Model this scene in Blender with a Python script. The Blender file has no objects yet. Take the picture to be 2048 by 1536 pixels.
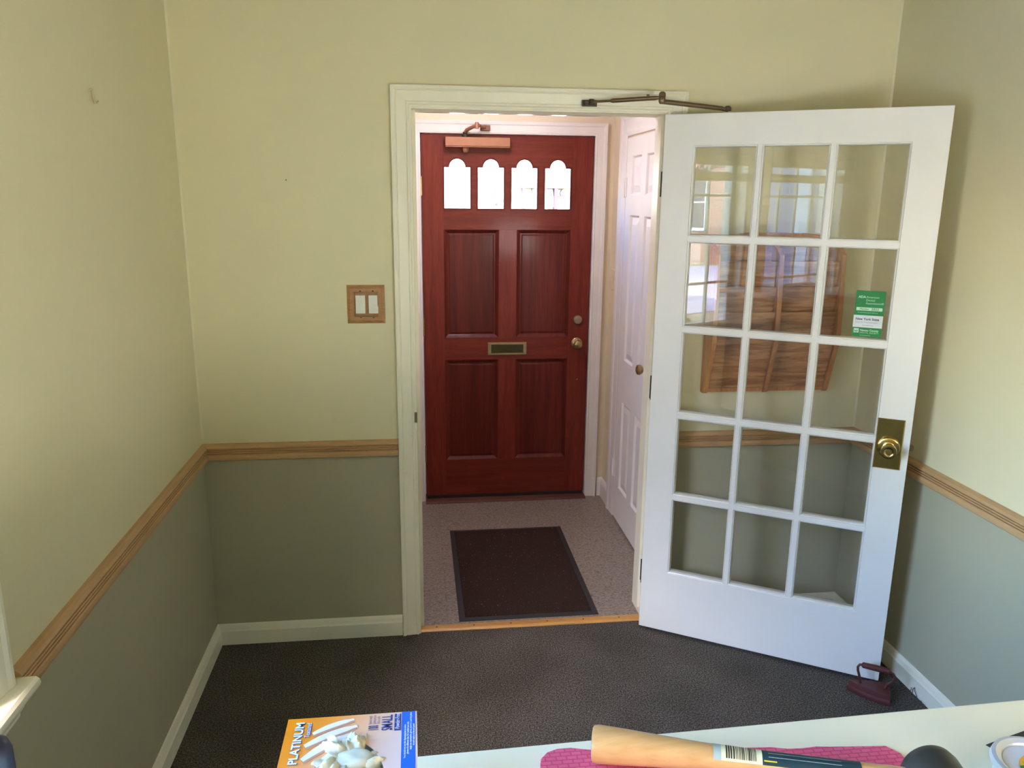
import bpy, bmesh, math, random
from mathutils import Matrix, Vector
random.seed(7)
C = bpy.context.scene.collection
R = math.radians

# ------------------------------------------------------------------ helpers
def new_bm(): return bmesh.new()

def box(bm, x0, x1, y0, y1, z0, z1, mi=0, m=None):
    vs = [bm.verts.new(Vector(p) if m is None else m @ Vector(p)) for p in
          ((x0,y0,z0),(x1,y0,z0),(x1,y1,z0),(x0,y1,z0),(x0,y0,z1),(x1,y0,z1),(x1,y1,z1),(x0,y1,z1))]
    for f in ((0,3,2,1),(4,5,6,7),(0,1,5,4),(1,2,6,5),(2,3,7,6),(3,0,4,7)):
        fa = bm.faces.new([vs[i] for i in f]); fa.material_index = mi
    return vs

def prism(bm, pts, fn, d0, d1, mi=0):
    """pts: 2d outline; fn(a, b, d) -> 3d point"""
    a = [bm.verts.new(fn(p[0], p[1], d0)) for p in pts]
    b = [bm.verts.new(fn(p[0], p[1], d1)) for p in pts]
    n = len(pts)
    fs = [bm.faces.new(a[::-1]), bm.faces.new(b)]
    for i in range(n):
        fs.append(bm.faces.new((a[i], a[(i+1)%n], b[(i+1)%n], b[i])))
    for f in fs: f.material_index = mi
    return fs

def tube(bm, path, r, seg=12, cap=True, mi=0):
    path = [Vector(p) for p in path]; n = len(path)
    rr = r if isinstance(r, (list, tuple)) else [r]*n
    rings = []; prev = None
    for i, p in enumerate(path):
        t = (path[min(i+1,n-1)] - path[max(i-1,0)]).normalized()
        if prev is None:
            u = t.orthogonal().normalized()
        else:
            u = (prev - t*prev.dot(t)).normalized()
        prev = u; w = t.cross(u)
        rings.append([bm.verts.new(p + (u*math.cos(2*math.pi*k/seg) + w*math.sin(2*math.pi*k/seg))*rr[i]) for k in range(seg)])
    for i in range(n-1):
        for k in range(seg):
            f = bm.faces.new((rings[i][k], rings[i][(k+1)%seg], rings[i+1][(k+1)%seg], rings[i+1][k])); f.material_index = mi
    if cap:
        bm.faces.new(rings[0][::-1]).material_index = mi; bm.faces.new(rings[-1]).material_index = mi

def lathe(bm, prof, origin, axis, seg=32, mi=0):
    """prof: list of (radius, height along axis)"""
    o = Vector(origin); ax = Vector(axis).normalized(); u = ax.orthogonal().normalized(); w = ax.cross(u)
    rings = []
    for (r, h) in prof:
        if r < 1e-6: rings.append([bm.verts.new(o + ax*h)])
        else: rings.append([bm.verts.new(o + ax*h + (u*math.cos(2*math.pi*k/seg) + w*math.sin(2*math.pi*k/seg))*r) for k in range(seg)])
    for a, b in zip(rings, rings[1:]):
        for k in range(seg):
            k2 = (k+1) % seg
            if len(a) == 1 and len(b) == 1: continue
            if len(a) == 1: f = bm.faces.new((a[0], b[k2], b[k]))
            elif len(b) == 1: f = bm.faces.new((a[k], a[k2], b[0]))
            else: f = bm.faces.new((a[k], a[k2], b[k2], b[k]))
            f.material_index = mi
    for ring, rev in ((rings[0], True), (rings[-1], False)):
        if len(ring) > 1:
            bm.faces.new(ring[::-1] if rev else ring).material_index = mi

def sweep(bm, prof, p0, p1, out, up=(0,0,1), cut0=0.0, cut1=0.0, mi=0):
    """extrude profile [(out, up)] from p0 to p1; cut = tan of the mitre (extra length per unit 'out')"""
    p0 = Vector(p0); p1 = Vector(p1); d = (p1-p0).normalized(); o = Vector(out); u = Vector(up)
    a = [bm.verts.new(p0 + o*x + u*z + d*(cut0*x)) for x, z in prof]
    b = [bm.verts.new(p1 + o*x + u*z - d*(cut1*x)) for x, z in prof]
    n = len(prof)
    bm.faces.new(a[::-1]).material_index = mi; bm.faces.new(b).material_index = mi
    for i in range(n):
        bm.faces.new((a[i], a[(i+1)%n], b[(i+1)%n], b[i])).material_index = mi

def casing(bm, prof, x0, x1, z0, z1, fn, mi=0):
    """door casing up, over and down, with mitred corners. prof: (across from the inner edge outwards, thickness). fn(x, z, t)->3d"""
    n = len(prof); rings = []
    rings.append([bm.verts.new(fn(x0 - a, z0, t)) for a, t in prof])
    rings.append([bm.verts.new(fn(x0 - a, z1 + a, t)) for a, t in prof])
    rings.append([bm.verts.new(fn(x1 + a, z1 + a, t)) for a, t in prof])
    rings.append([bm.verts.new(fn(x1 + a, z0, t)) for a, t in prof])
    for r0, r1 in zip(rings, rings[1:]):
        for i in range(n):
            bm.faces.new((r0[i], r0[(i+1)%n], r1[(i+1)%n], r1[i])).material_index = mi
    bm.faces.new(rings[0]); bm.faces.new(rings[-1][::-1])

def loops(bm, x0, x1, z0, z1, prof, fn, mi=0):
    """nested rectangular loops: prof = [(inset, depth)...], last one capped"""
    rings = []
    for ins, dep in prof:
        rings.append([bm.verts.new(fn(x, z, dep)) for x, z in ((x0+ins,z0+ins),(x1-ins,z0+ins),(x1-ins,z1-ins),(x0+ins,z1-ins))])
    for a, b in zip(rings, rings[1:]):
        for i in range(4):
            bm.faces.new((a[i], a[(i+1)%4], b[(i+1)%4], b[i])).material_index = mi
    bm.faces.new(rings[-1]).material_index = mi

def plate_holes(bm, outer, holes, t, m):
    """flat plate with holes in local XY, thickness t centred on Z, mapped by matrix m"""
    cu = bpy.data.curves.new('tmp', 'CURVE'); cu.dimensions = '2D'; cu.fill_mode = 'BOTH'; cu.extrude = t/2
    for poly in [outer] + holes:
        s = cu.splines.new('POLY'); s.points.add(len(poly)-1); s.use_cyclic_u = True
        for p, c in zip(s.points, poly): p.co = (c[0], c[1], 0, 1)
    o = bpy.data.objects.new('tmp', cu); C.objects.link(o)
    dg = bpy.context.evaluated_depsgraph_get(); me = bpy.data.meshes.new_from_object(o.evaluated_get(dg))
    bpy.data.objects.remove(o); bpy.data.curves.remove(cu)
    me.transform(m); bm.from_mesh(me); bpy.data.meshes.remove(me)

def text_bm(bm, body, size, m, align='LEFT', shear=0.0, offset=0.0, width=1.0, mi=0, spacing=1.0):
    cu = bpy.data.curves.new('tmp', 'FONT'); cu.body = body; cu.size = size; cu.align_x = align; cu.shear = shear; cu.offset = offset
    cu.resolution_u = 3; cu.space_character = spacing
    o = bpy.data.objects.new('tmp', cu); C.objects.link(o)
    dg = bpy.context.evaluated_depsgraph_get(); me = bpy.data.meshes.new_from_object(o.evaluated_get(dg))
    bpy.data.objects.remove(o); bpy.data.curves.remove(cu)
    me.transform(m @ Matrix.Diagonal((width,1,1,1)))
    n0 = len(bm.faces); bm.from_mesh(me); bm.faces.ensure_lookup_table()
    for f in bm.faces[n0:]: f.material_index = mi
    bpy.data.meshes.remove(me)

def wm(o):
    m = o.matrix_basis.copy()
    while o.parent: o = o.parent; m = o.matrix_basis @ m
    return m

def obj(name, bm, mat, parent=None, bevel=0.0, smooth=False, local=False, seg=2, recalc=True, angle=35):
    if recalc: bmesh.ops.recalc_face_normals(bm, faces=bm.faces)
    me = bpy.data.meshes.new(name); bm.to_mesh(me); bm.free()
    o = bpy.data.objects.new(name, me); C.objects.link(o)
    for mm in (mat if isinstance(mat, (list, tuple)) else [mat]): me.materials.append(mm)
    if parent:
        o.parent = parent
        if not local: me.transform(wm(parent).inverted())
    if bevel:
        b = o.modifiers.new('edge', 'BEVEL'); b.width = bevel; b.segments = seg; b.limit_method = 'ANGLE'; b.angle_limit = R(35); b.harden_normals = False
    if smooth:
        for p in me.polygons: p.use_smooth = True
        me.set_sharp_from_angle(angle=R(angle))
    return o

def tag(o, label=None, cat=None, group=None, kind=None):
    if label: o['label'] = label
    if cat: o['category'] = cat
    if group: o['group'] = group
    if kind: o['kind'] = kind
    return o

def thing(name, label, cat, loc=(0,0,0), rz=0.0, group=None, kind=None):
    o = bpy.data.objects.new(name, None); C.objects.link(o); o.location = loc; o.rotation_euler = (0,0,rz)
    o.empty_display_size = 0.05
    return tag(o, label, cat, group, kind)

def struct(name, bm, mat, label=None, cat=None, **k):
    o = obj(name, bm, mat, **k); return tag(o, label, cat, kind='structure')

# ------------------------------------------------------------------ materials
def srgb(r, g, b):
    f = lambda c: (c/255)/12.92 if c/255 <= 0.04045 else ((c/255+0.055)/1.055)**2.4
    return (f(r), f(g), f(b), 1)

class Mat:
    def __init__(s, name):
        s.m = bpy.data.materials.new(name); s.m.use_nodes = True; s.t = s.m.node_tree; s.n = s.t.nodes; s.l = s.t.links
        s.b = s.n['Principled BSDF']; s.tc = None
    def node(s, k, **kw):
        n = s.n.new(k)
        for a, v in kw.items(): setattr(n, a, v)
        return n
    def coord(s, scale=(1,1,1), rot=(0,0,0)):
        if not s.tc: s.tc = s.node('ShaderNodeTexCoord')
        mp = s.node('ShaderNodeMapping'); mp.inputs['Scale'].default_value = scale; mp.inputs['Rotation'].default_value = rot
        s.l.new(s.tc.outputs['Object'], mp.inputs['Vector']); return mp.outputs['Vector']
    def noise(s, vec, scale=5, detail=4, rough=.5, dist=0.0):
        n = s.node('ShaderNodeTexNoise'); n.inputs['Scale'].default_value = scale; n.inputs['Detail'].default_value = detail
        n.inputs['Roughness'].default_value = rough; n.inputs['Distortion'].default_value = dist
        if vec: s.l.new(vec, n.inputs['Vector'])
        return n.outputs['Fac']
    def ramp(s, fac, stops):
        r = s.node('ShaderNodeValToRGB'); e = r.color_ramp.elements
        while len(e) < len(stops): e.new(0.5)
        for el, (p, c) in zip(e, stops): el.position = p; el.color = c
        s.l.new(fac, r.inputs['Fac']); return r.outputs['Color']
    def mix(s, fac, a, b, mode='MIX'):
        m = s.node('ShaderNodeMix', data_type='RGBA', blend_type=mode)
        for v, i in ((fac, 0), (a, 6), (b, 7)):
            if hasattr(v, 'links') or hasattr(v, 'is_linked'): s.l.new(v, m.inputs[i])
            else: m.inputs[i].default_value = v
        return m.outputs[2]
    def color(s, v):
        if isinstance(v, tuple): s.b.inputs['Base Color'].default_value = v
        else: s.l.new(v, s.b.inputs['Base Color'])
    def bump(s, fac, strength=.2, dist=.002):
        b = s.node('ShaderNodeBump'); b.inputs['Strength'].default_value = strength; b.inputs['Distance'].default_value = dist
        s.l.new(fac, b.inputs['Height']); s.l.new(b.outputs['Normal'], s.b.inputs['Normal'])
    def set(s, rough=.5, metal=0.0, spec=.5, coat=0.0, coat_rough=.1):
        s.b.inputs['Roughness'].default_value = rough; s.b.inputs['Metallic'].default_value = metal
        s.b.inputs['Specular IOR Level'].default_value = spec; s.b.inputs['Coat Weight'].default_value = coat
        s.b.inputs['Coat Roughness'].default_value = coat_rough; return s

def dark(c, k): return (c[0]*k, c[1]*k, c[2]*k, 1)

def paint(name, c, rough=.5, var=.06, bump=.15, scale=3.0, spec=.4, orange_peel=220, bdist=.0006):
    m = Mat(name); v = m.coord()
    f = m.noise(v, scale, 5, .6)
    m.color(m.ramp(f, [(.3, dark(c, 1-var)), (.7, dark(c, 1+var*.5))]))
    m.bump(m.noise(v, orange_peel, 3, .5), bump, bdist); m.set(rough, 0, spec); return m.m

def plain(name, c, rough=.5, metal=0.0, spec=.5, coat=0.0):
    m = Mat(name); v = m.coord(); f = m.noise(v, 30, 3)
    m.color(m.ramp(f, [(.3, dark(c, .94)), (.7, dark(c, 1.03))])); m.set(rough, metal, spec, coat); return m.m

def wood(name, c1, c2, grain=(1,1,1), rough=.4, coat=0.0, scale=1.0, contrast=(.35,.65), bump=.15):
    m = Mat(name); v = m.coord(grain)
    f = m.noise(v, 9*scale, 6, .6, .6); g = m.noise(m.coord(tuple(x*4 for x in grain)), 14*scale, 4, .6)
    col = m.ramp(f, [(contrast[0], c1), (contrast[1], c2)])
    col = m.mix(.35, col, m.ramp(g, [(.4, (.55,.48,.42,1)), (.6, (1,1,1,1))]), 'MULTIPLY')
    m.color(col); m.bump(g, bump, .0005); m.set(rough, 0, .45, coat); return m.m

def glass(name, tint=(1,1,1,1), refl=1.0):
    m = Mat(name); m.n.remove(m.b)
    out = m.n['Material Output']; tr = m.node('ShaderNodeBsdfTransparent'); gl = m.node('ShaderNodeBsdfGlossy')
    tr.inputs['Color'].default_value = tint; gl.inputs['Roughness'].default_value = 0.0
    fr = m.node('ShaderNodeFresnel'); geo = m.node('ShaderNodeNewGeometry'); mr = m.node('ShaderNodeMapRange')
    mr.inputs['To Min'].default_value = 1.5; mr.inputs['To Max'].default_value = 1/1.5   # the same surface seen from inside the pane
    m.l.new(geo.outputs['Backfacing'], mr.inputs['Value']); m.l.new(mr.outputs['Result'], fr.inputs['IOR'])
    nz = m.node('ShaderNodeTexNoise'); nz.inputs['Scale'].default_value = 5; bp = m.node('ShaderNodeBump')
    bp.inputs['Strength'].default_value = .016; bp.inputs['Distance'].default_value = .01
    m.l.new(nz.outputs['Fac'], bp.inputs['Height']); m.l.new(m.coord(), nz.inputs['Vector']); m.l.new(bp.outputs['Normal'], gl.inputs['Normal'])
    mx = m.node('ShaderNodeMixShader'); m.l.new(fr.outputs['Fac'], mx.inputs[0]); m.l.new(tr.outputs[0], mx.inputs[1]); m.l.new(gl.outputs[0], mx.inputs[2])
    m.l.new(mx.outputs[0], out.inputs['Surface']); return m.m

WALL = (.745, .70, .48, 1); SAGE = (.455, .432, .305, 1); TRIMC = (.87, .84, .69, 1)
M = {}
M['wall'] = paint('wall_cream_paint', WALL, .6, .03, .25, 1.5, .25, 160)
M['sage'] = paint('wainscot_sage_paint', SAGE, .55, .04, .25, 1.5, .3, 160)
M['ceil'] = paint('ceiling_paint', (.36,.34,.31,1), .8, .02, .1)
M['trim'] = paint('cream_gloss_trim', TRIMC, .38, .04, .05, 6, .4, 60)
M['white'] = paint('white_gloss_door_paint', (.84,.84,.82,1), .3, .025, .1, 4, .45, 50)
M['vwall'] = paint('vestibule_peach_paint', (.78,.68,.52,1), .55, .04, .2)
M['vtrim'] = paint('vestibule_white_trim', (.80,.76,.74,1), .35, .05, .1, 6)
M['vdoor'] = paint('closet_door_paint', (.78,.75,.76,1), .55, .04, .05, 5, .22)
m = Mat('chair_rail_tan'); v = m.coord((.6,.6,9)); m.color(m.ramp(m.noise(v, 8, 5), [(.3, srgb(186,148,104)), (.7, srgb(202,166,122))])); m.set(.42, 0, .4); M['rail'] = m.m
M['ext'] = paint('exterior_brick_shell', (.3,.12,.08,1), .8)

m = Mat('carpet_charcoal'); v = m.coord()
f = m.noise(v, 185, 2, .7); g = m.noise(v, 3, 4)
vo = m.node('ShaderNodeTexVoronoi'); vo.inputs['Scale'].default_value = 170; m.l.new(v, vo.inputs['Vector'])
c = m.ramp(f, [(.34, srgb(56,52,50)), (.5, srgb(90,85,81)), (.66, srgb(132,126,117))])
c = m.mix(.4, c, m.ramp(g, [(.35, srgb(150,145,140)), (.65, srgb(255,255,255))]), 'MULTIPLY')
m.color(c); m.bump(f, .9, .004); m.set(.95, 0, .1); M['carpet'] = m.m

m = Mat('vestibule_vinyl_tile'); v = m.coord((1,1.3,1))
f = m.noise(v, 90, 5, .75, .5); g = m.noise(m.coord((.9,2.2,1)), 34, 5, .7, 1.0)
c = m.ramp(f, [(.34, srgb(98,90,85)), (.5, srgb(148,139,133)), (.66, srgb(176,168,161))])
c = m.mix(.75, c, m.ramp(g, [(.3, srgb(120,105,96)), (.45, srgb(238,232,226)), (.7, srgb(255,250,246))]), 'MULTIPLY')
br = m.node('ShaderNodeTexBrick'); br.offset = 0; br.inputs['Scale'].default_value = 1.0
br.inputs['Brick Width'].default_value = .305; br.inputs['Row Height'].default_value = .305; br.inputs['Mortar Size'].default_value = .0008
for k in ('Color1','Color2'): br.inputs[k].default_value = (1,1,1,1)
br.inputs['Mortar'].default_value = (.7,.66,.62,1); m.l.new(m.coord(), br.inputs['Vector'])
c = m.mix(1.0, c, br.outputs['Color'], 'MULTIPLY')
m.color(c); m.set(.42, 0, .4); M['vinyl'] = m.m

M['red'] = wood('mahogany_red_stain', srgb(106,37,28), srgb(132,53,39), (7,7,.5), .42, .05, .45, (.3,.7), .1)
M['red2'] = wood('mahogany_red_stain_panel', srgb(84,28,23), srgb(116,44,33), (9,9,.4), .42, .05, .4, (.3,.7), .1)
def boards(mat, axis, width):
    nt_ = mat.node_tree; bs = nt_.nodes['Principled BSDF']; src = bs.inputs['Base Color'].links[0].from_socket
    tc = nt_.nodes.new('ShaderNodeTexCoord'); sp_ = nt_.nodes.new('ShaderNodeSeparateXYZ'); nt_.links.new(tc.outputs['Object'], sp_.inputs[0])
    dv = nt_.nodes.new('ShaderNodeMath'); dv.operation = 'DIVIDE'; dv.inputs[1].default_value = width; nt_.links.new(sp_.outputs[axis], dv.inputs[0])
    fl_ = nt_.nodes.new('ShaderNodeMath'); fl_.operation = 'FLOOR'; nt_.links.new(dv.outputs[0], fl_.inputs[0])
    wn = nt_.nodes.new('ShaderNodeTexWhiteNoise'); wn.noise_dimensions = '1D'; nt_.links.new(fl_.outputs[0], wn.inputs['W'])
    rp = nt_.nodes.new('ShaderNodeValToRGB'); rp.color_ramp.elements[0].color = (.74,.68,.66,1); rp.color_ramp.elements[1].color = (1.12,1.1,1.1,1); nt_.links.new(wn.outputs['Value'], rp.inputs['Fac'])
    mx = nt_.nodes.new('ShaderNodeMix'); mx.data_type = 'RGBA'; mx.blend_type = 'MULTIPLY'; mx.inputs[0].default_value = 1
    nt_.links.new(src, mx.inputs[6]); nt_.links.new(rp.outputs['Color'], mx.inputs[7]); nt_.links.new(mx.outputs[2], bs.inputs['Base Color'])
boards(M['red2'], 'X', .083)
M['redh'] = wood('mahogany_red_stain_rail', srgb(102,36,27), srgb(128,51,37), (.5,7,7), .42, .05, .45, (.3,.7), .1)
M['oakh'] = wood('oak_board_grain', srgb(150,98,60), srgb(196,146,100), (.7,8,8), .42, .1, .75, (.38,.62), .2)
M['oakv'] = wood('oak_side_grain', srgb(178,116,66), srgb(204,144,90), (8,8,.7), .42, .1, .6, (.35,.65), .2)
M['brass'] = plain('polished_brass', (.60,.44,.16,1), .16, 1.0)
M['brassd'] = plain('aged_brass', (.46,.33,.17,1), .3, 1.0)
M['bronze'] = plain('bronze_painted_metal', srgb(128,106,84), .38, .7)
M['copper'] = plain('bronze_closer_cover', srgb(160,112,84), .42, .35)
M['darkmetal'] = plain('dark_slot', (.02,.018,.015,1), .5)
M['rust'] = plain('rusty_dark_hinge', (.06,.045,.035,1), .7, .3)
M['glass'] = glass('window_glass')
M['switchwood'] = wood('maple_switch_plate', srgb(168,122,72), srgb(184,138,86), (1,1,6), .42, 0, 1.2)
M['rocker'] = plain('ivory_white_plastic', srgb(226,226,216), .35)
M['mat'] = None
m = Mat('doormat_ribbed'); v = m.coord()
wv = m.node('ShaderNodeTexWave', bands_direction='X'); wv.inputs['Scale'].default_value = 55; wv.inputs['Distortion'].default_value = .8; m.l.new(v, wv.inputs['Vector'])
f = m.noise(v, 240, 3); sp = m.noise(v, 130, 1, .3)
c = m.ramp(f, [(.35, srgb(40,29,27)), (.65, srgb(76,58,51))])
c = m.mix(.25, c, wv.outputs['Color'], 'MULTIPLY')
c = m.mix(m.ramp(sp, [(.745, (0,0,0,1)), (.76, (1,1,1,1))]), c, srgb(150,138,126))
m.color(c); m.bump(wv.outputs['Fac'], .4, .003); m.set(.95, 0, .1); M['mat'] = m.m
M['rubber'] = plain('black_rubber', (.022,.019,.020,1), .6)
M['threshold'] = wood('honey_oak_strip', srgb(196,142,74), srgb(216,166,98), (.5,8,8), .35, .2, .8)
M['iron'] = plain('painted_cast_iron_maroon', srgb(92,48,46), .5, .15)
M['iron'].node_tree.nodes['Principled BSDF'].inputs['Roughness'].default_value = .45
M['laminate'] = paint('counter_laminate_cream', (.93,.85,.62,1), .45, .02, .06, 5, .35, 90)
M['shade'] = paint('shade_cloth', (.52,.44,.27,1), .85, .05, .2)
M['curtain'] = M['shade']

for k_ in ('red','red2','redh'): M[k_].node_tree.nodes['Principled BSDF'].inputs['Specular IOR Level'].default_value = .22
# ------------------------------------------------------------------ setting dimensions (metres)
XR = 2.599; D = 1.437; HZ = 2.54; REAR = -5.2; VX = 1.897; VL = .62; VZ = 2.42; WT = .16
OL, OR, OZ = .802, 1.737, 2.050      # doorway between room and vestibule

b = new_bm(); box(b, -.35, XR+.2, REAR-.2, .02, -.12, 0); struct('floor', b, M['carpet'], 'dark charcoal carpet with fine speckle on the room floor', 'carpet')
b = new_bm(); box(b, VL-.2, VX+.2, .02, D+.2, -.12, 0); struct('floor_vestibule', b, M['vinyl'], 'mottled pinkish beige vinyl tile floor of the vestibule', 'floor')
b = new_bm(); box(b, -.35, XR+.2, REAR-.2, WT, HZ, HZ+.12); struct('ceiling', b, M['ceil'], 'ceiling of the room', 'ceiling')
b = new_bm(); box(b, VL-.2, VX+.2, WT, D+.3, VZ, VZ+.12); struct('ceiling_vestibule', b, M['ceil'], 'ceiling of the vestibule', 'ceiling')
ZS = .80

# left wall with two window openings
W = [(-2.60, -1.575), (-3.76, -2.83)]; WZ0, WZ1 = .80, 2.12
b = new_bm()
ys = [REAR, W[1][0], W[1][1], W[0][0], W[0][1], 0.0]
for i in range(5):
    y0, y1 = ys[i], ys[i+1]
    box(b, -.22, 0, y0, y1, 0, ZS, 1)
    if i in (1, 3): box(b, -.22, 0, y0, y1, WZ1, HZ, 0)
    else: box(b, -.22, 0, y0, y1, ZS, HZ, 0)
struct('wall_left', b, [M['wall'], M['sage']], 'cream left wall with sage wainscot and the windows', 'wall')
b = new_bm()
box(b, XR, XR+.15, REAR, WT, 0, ZS, 1); box(b, XR, XR+.15, REAR, WT, ZS, HZ, 0)
struct('wall_right', b, [M['wall'], M['sage']], 'cream right wall with sage wainscot beside the open glazed door', 'wall')
b = new_bm()
for x0, x1 in ((-.22, OL-.02), (OR+.02, XR)):
    box(b, x0, x1, 0, WT-.01, 0, ZS, 1); box(b, x0, x1, 0, WT-.01, ZS, HZ, 0)
box(b, OL-.02, OR+.02, 0, WT-.01, OZ+.02, HZ, 0)
struct('wall_back', b, [M['wall'], M['sage']], 'cream wall with sage wainscot around the doorway', 'wall')
b = new_bm(); box(b, -.22, XR+.15, REAR-.15, REAR, 0, HZ); struct('wall_rear', b, M['wall'], 'wall behind the counter', 'wall')
# vestibule shell
b = new_bm(); box(b, VL-.12, VL, WT-.01, D+.12, 0, VZ); struct('wall_vestibule_left', b, M['vwall'], 'left wall of the vestibule', 'wall')
b = new_bm(); box(b, VX, VX+.12, WT-.01, D+.12, 0, VZ); struct('wall_vestibule_right', b, M['vwall'], 'peach wall beside the white closet door', 'wall')
DL, DR_, DT = .842, 1.788, 2.075
b = new_bm()
box(b, VL, DL-.01, D, D+.16, 0, VZ); box(b, DR_+.01, VX, D, D+.16, 0, VZ); box(b, DL-.01, DR_+.01, D, D+.16, DT+.01, VZ)
struct('wall_vestibule_back', b, M['vwall'], 'peach wall around the red front door', 'wall')
b = new_bm(); box(b, VL, OL-.02, WT-.01, WT, 0, VZ); box(b, OR+.02, VX, WT-.01, WT, 0, VZ); box(b, OL-.02, OR+.02, WT-.01, WT, OZ+.02, VZ)
struct('wall_vestibule_front', b, M['vwall'], 'vestibule side of the wall with the doorway', 'wall')
# roof and outer shell
b = new_bm(); box(b, -.6, 4.6, REAR-.5, D+.3, HZ+.14, HZ+.3); struct('roof', b, M['ext'], 'flat roof over the house', 'roof')

# ------------------------------------------------------------------ mouldings
RAIL = [(0,.7735),(.020,.7735),(.0235,.777),(.0245,.785),(.0235,.794),(.0205,.7975),(.0150,.7985),(.0150,.8005),(.0205,.8015),(.0222,.8038),(.0205,.8061),(.0150,.8070),(.0150,.8090),(.0205,.8099),(.0218,.8122),(.0200,.8145),(.0145,.8153),(.0145,.8172),(.0205,.8182),(.0215,.822),(.016,.829),(.009,.834),(0,.836)]
BASE = [(0,0),(.016,0),(.016,.058),(.012,.064),(.0085,.074),(.004,.082),(0,.085)]
b = new_bm(); sweep(b, RAIL, (0,0,0), (0,-1.455,0), (1,0,0), cut0=1); struct('trim_1', b, M['rail'], 'tan grooved chair rail along the left wall, ending at the window sill', 'chair rail')
b = new_bm(); sweep(b, RAIL, (0,0,0), (.728,0,0), (0,-1,0), cut0=1); struct('trim_2', b, M['rail'], 'tan grooved chair rail between left corner and doorway', 'chair rail')
b = new_bm(); sweep(b, RAIL, (1.801,0,0), (XR,0,0), (0,-1,0), cut1=1); struct('trim_3', b, M['rail'], 'tan grooved chair rail seen through the glazed door', 'chair rail')
b = new_bm(); sweep(b, RAIL, (XR,0,0), (XR,REAR,0), (-1,0,0), cut0=1); struct('trim_4', b, M['rail'], 'tan grooved chair rail along the right wall', 'chair rail')
b = new_bm(); sweep(b, BASE, (0,0,0), (0,REAR,0), (1,0,0), cut0=1); struct('baseboard_left', b, M['trim'], 'cream baseboard along the left wall', 'baseboard')
b = new_bm(); sweep(b, BASE, (0,0,0), (.728,0,0), (0,-1,0), cut0=1); struct('baseboard_back', b, M['trim'], 'cream baseboard left of the doorway', 'baseboard')
b = new_bm(); sweep(b, BASE, (1.801,0,0), (XR,0,0), (0,-1,0), cut1=1); struct('baseboard_back.001', b, M['trim'], 'cream baseboard behind the glazed door', 'baseboard')
b = new_bm(); sweep(b, BASE, (XR,0,0), (XR,REAR,0), (-1,0,0), cut0=1); struct('baseboard_right', b, M['trim'], 'cream baseboard along the right wall', 'baseboard')
VB = [(0,0),(.014,0),(.014,.085),(.010,.10),(.004,.108),(0,.112)]
b = new_bm(); sweep(b, VB, (VX,D,0), (VX,1.247,0), (-1,0,0), cut0=1); struct('baseboard_vestibule_right', b, M['vtrim'], 'scuffed white baseboard between front door and closet door', 'baseboard')
b = new_bm(); sweep(b, VB, (1.862,D,0), (VX,D,0), (0,-1,0), cut1=1); struct('baseboard_vestibule_back', b, M['vtrim'], 'short white baseboard right of the red door', 'baseboard')

CK = paint('corner_caulk', (.76,.72,.53,1), .5)
for n_, (x, sx) in ((13,(0,1)),(14,(XR,-1))):
    b = new_bm(); prism(b, [(0,0),(sx*.006,0),(sx*.004,-.0018),(sx*.0018,-.004),(0,-.006)], lambda a,y,z: Vector((x+a,y,z)), .838, HZ); struct('trim_%d' % n_, b, CK, 'thin caulked seam in the %s corner' % ('left' if sx > 0 else 'right'), 'corner seam')
# doorway casing and jamb lining
CAS = [(0,0),(0,.009),(.006,.011),(.010,.0165),(.016,.0165),(.019,.014),(.024,.0155),(.052,.0185),(.055,.0165),(.060,.022),(.066,.024),(.0715,.024),(.0715,0)]
b = new_bm(); casing(b, CAS, OL, OR-.008, 0, OZ+.004, lambda x,z,t: Vector((x,-t,z)))
struct('trim_5', b, M['trim'], 'cream stepped casing around the inner doorway', 'door casing')
b = new_bm()
box(b, OL-.02, OL, 0, WT, 0, OZ); box(b, OR, OR+.02, 0, WT, 0, OZ); box(b, OL, OL+.014, .045, .09, 0, OZ-.0); box(b, OR-.012, OR, .045, .09, .035, OZ)
M['jamb'] = paint('jamb_gloss', TRIMC, .07, .05, .02, 6, .5, 30)
b2_ = new_bm(); box(b2_, OL-.02, OR+.02, .125, WT, OZ, OZ+.02); struct('trim_12', b2_, M['jamb'], 'glossy rear edge of the inner doorway head', 'door jamb')
b2_ = new_bm(); box(b2_, OL-.02, OR+.02, 0, .125, OZ-.001, OZ+.02); struct('trim_11', b2_, paint('flat_cream_head', TRIMC, .9, .04, .05, 6, .08, 60), 'cream head of the inner doorway jamb', 'door jamb')
struct('trim_6', b, M['trim'], 'cream painted jamb lining the inner doorway', 'door jamb', bevel=.0015)
CASV = [(0,0),(0,.012),(.010,.015),(.014,.013),(.050,.016),(.056,.020),(.070,.022),(.074,.022),(.074,0)]
b = new_bm(); casing(b, [(a*.88,t) for a,t in CASV], DL, DR_, 0, DT-.003, lambda x,z,t: Vector((x,D-t,z)))
box(b, DL-.02, DL, D, D+.14, 0, DT); box(b, DR_, DR_+.02, D, D+.14, 0, DT); box(b, DL-.02, DR_+.02, D, D+.14, DT, DT+.02)
box(b, DL-.012, DL+.016, D+.055, D+.13, 0, DT); box(b, DR_-.016, DR_+.012, D+.055, D+.13, 0, DT); box(b, DL-.012, DR_+.012, D+.055, D+.13, DT-.016, DT+.01)
struct('trim_7', b, M['vtrim'], 'white casing around the red front door', 'door casing')
b = new_bm(); CY0, CY1, CZ = .475, 1.122, 2.052
casing(b, [(a*1.55,t) for a,t in CASV], CY0, CY1, 0, CZ, lambda y,z,t: Vector((VX-t,y,z)))
struct('trim_8', b, M['vdoor'], 'white casing around the closet door', 'door casing')
b = new_bm()
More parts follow.
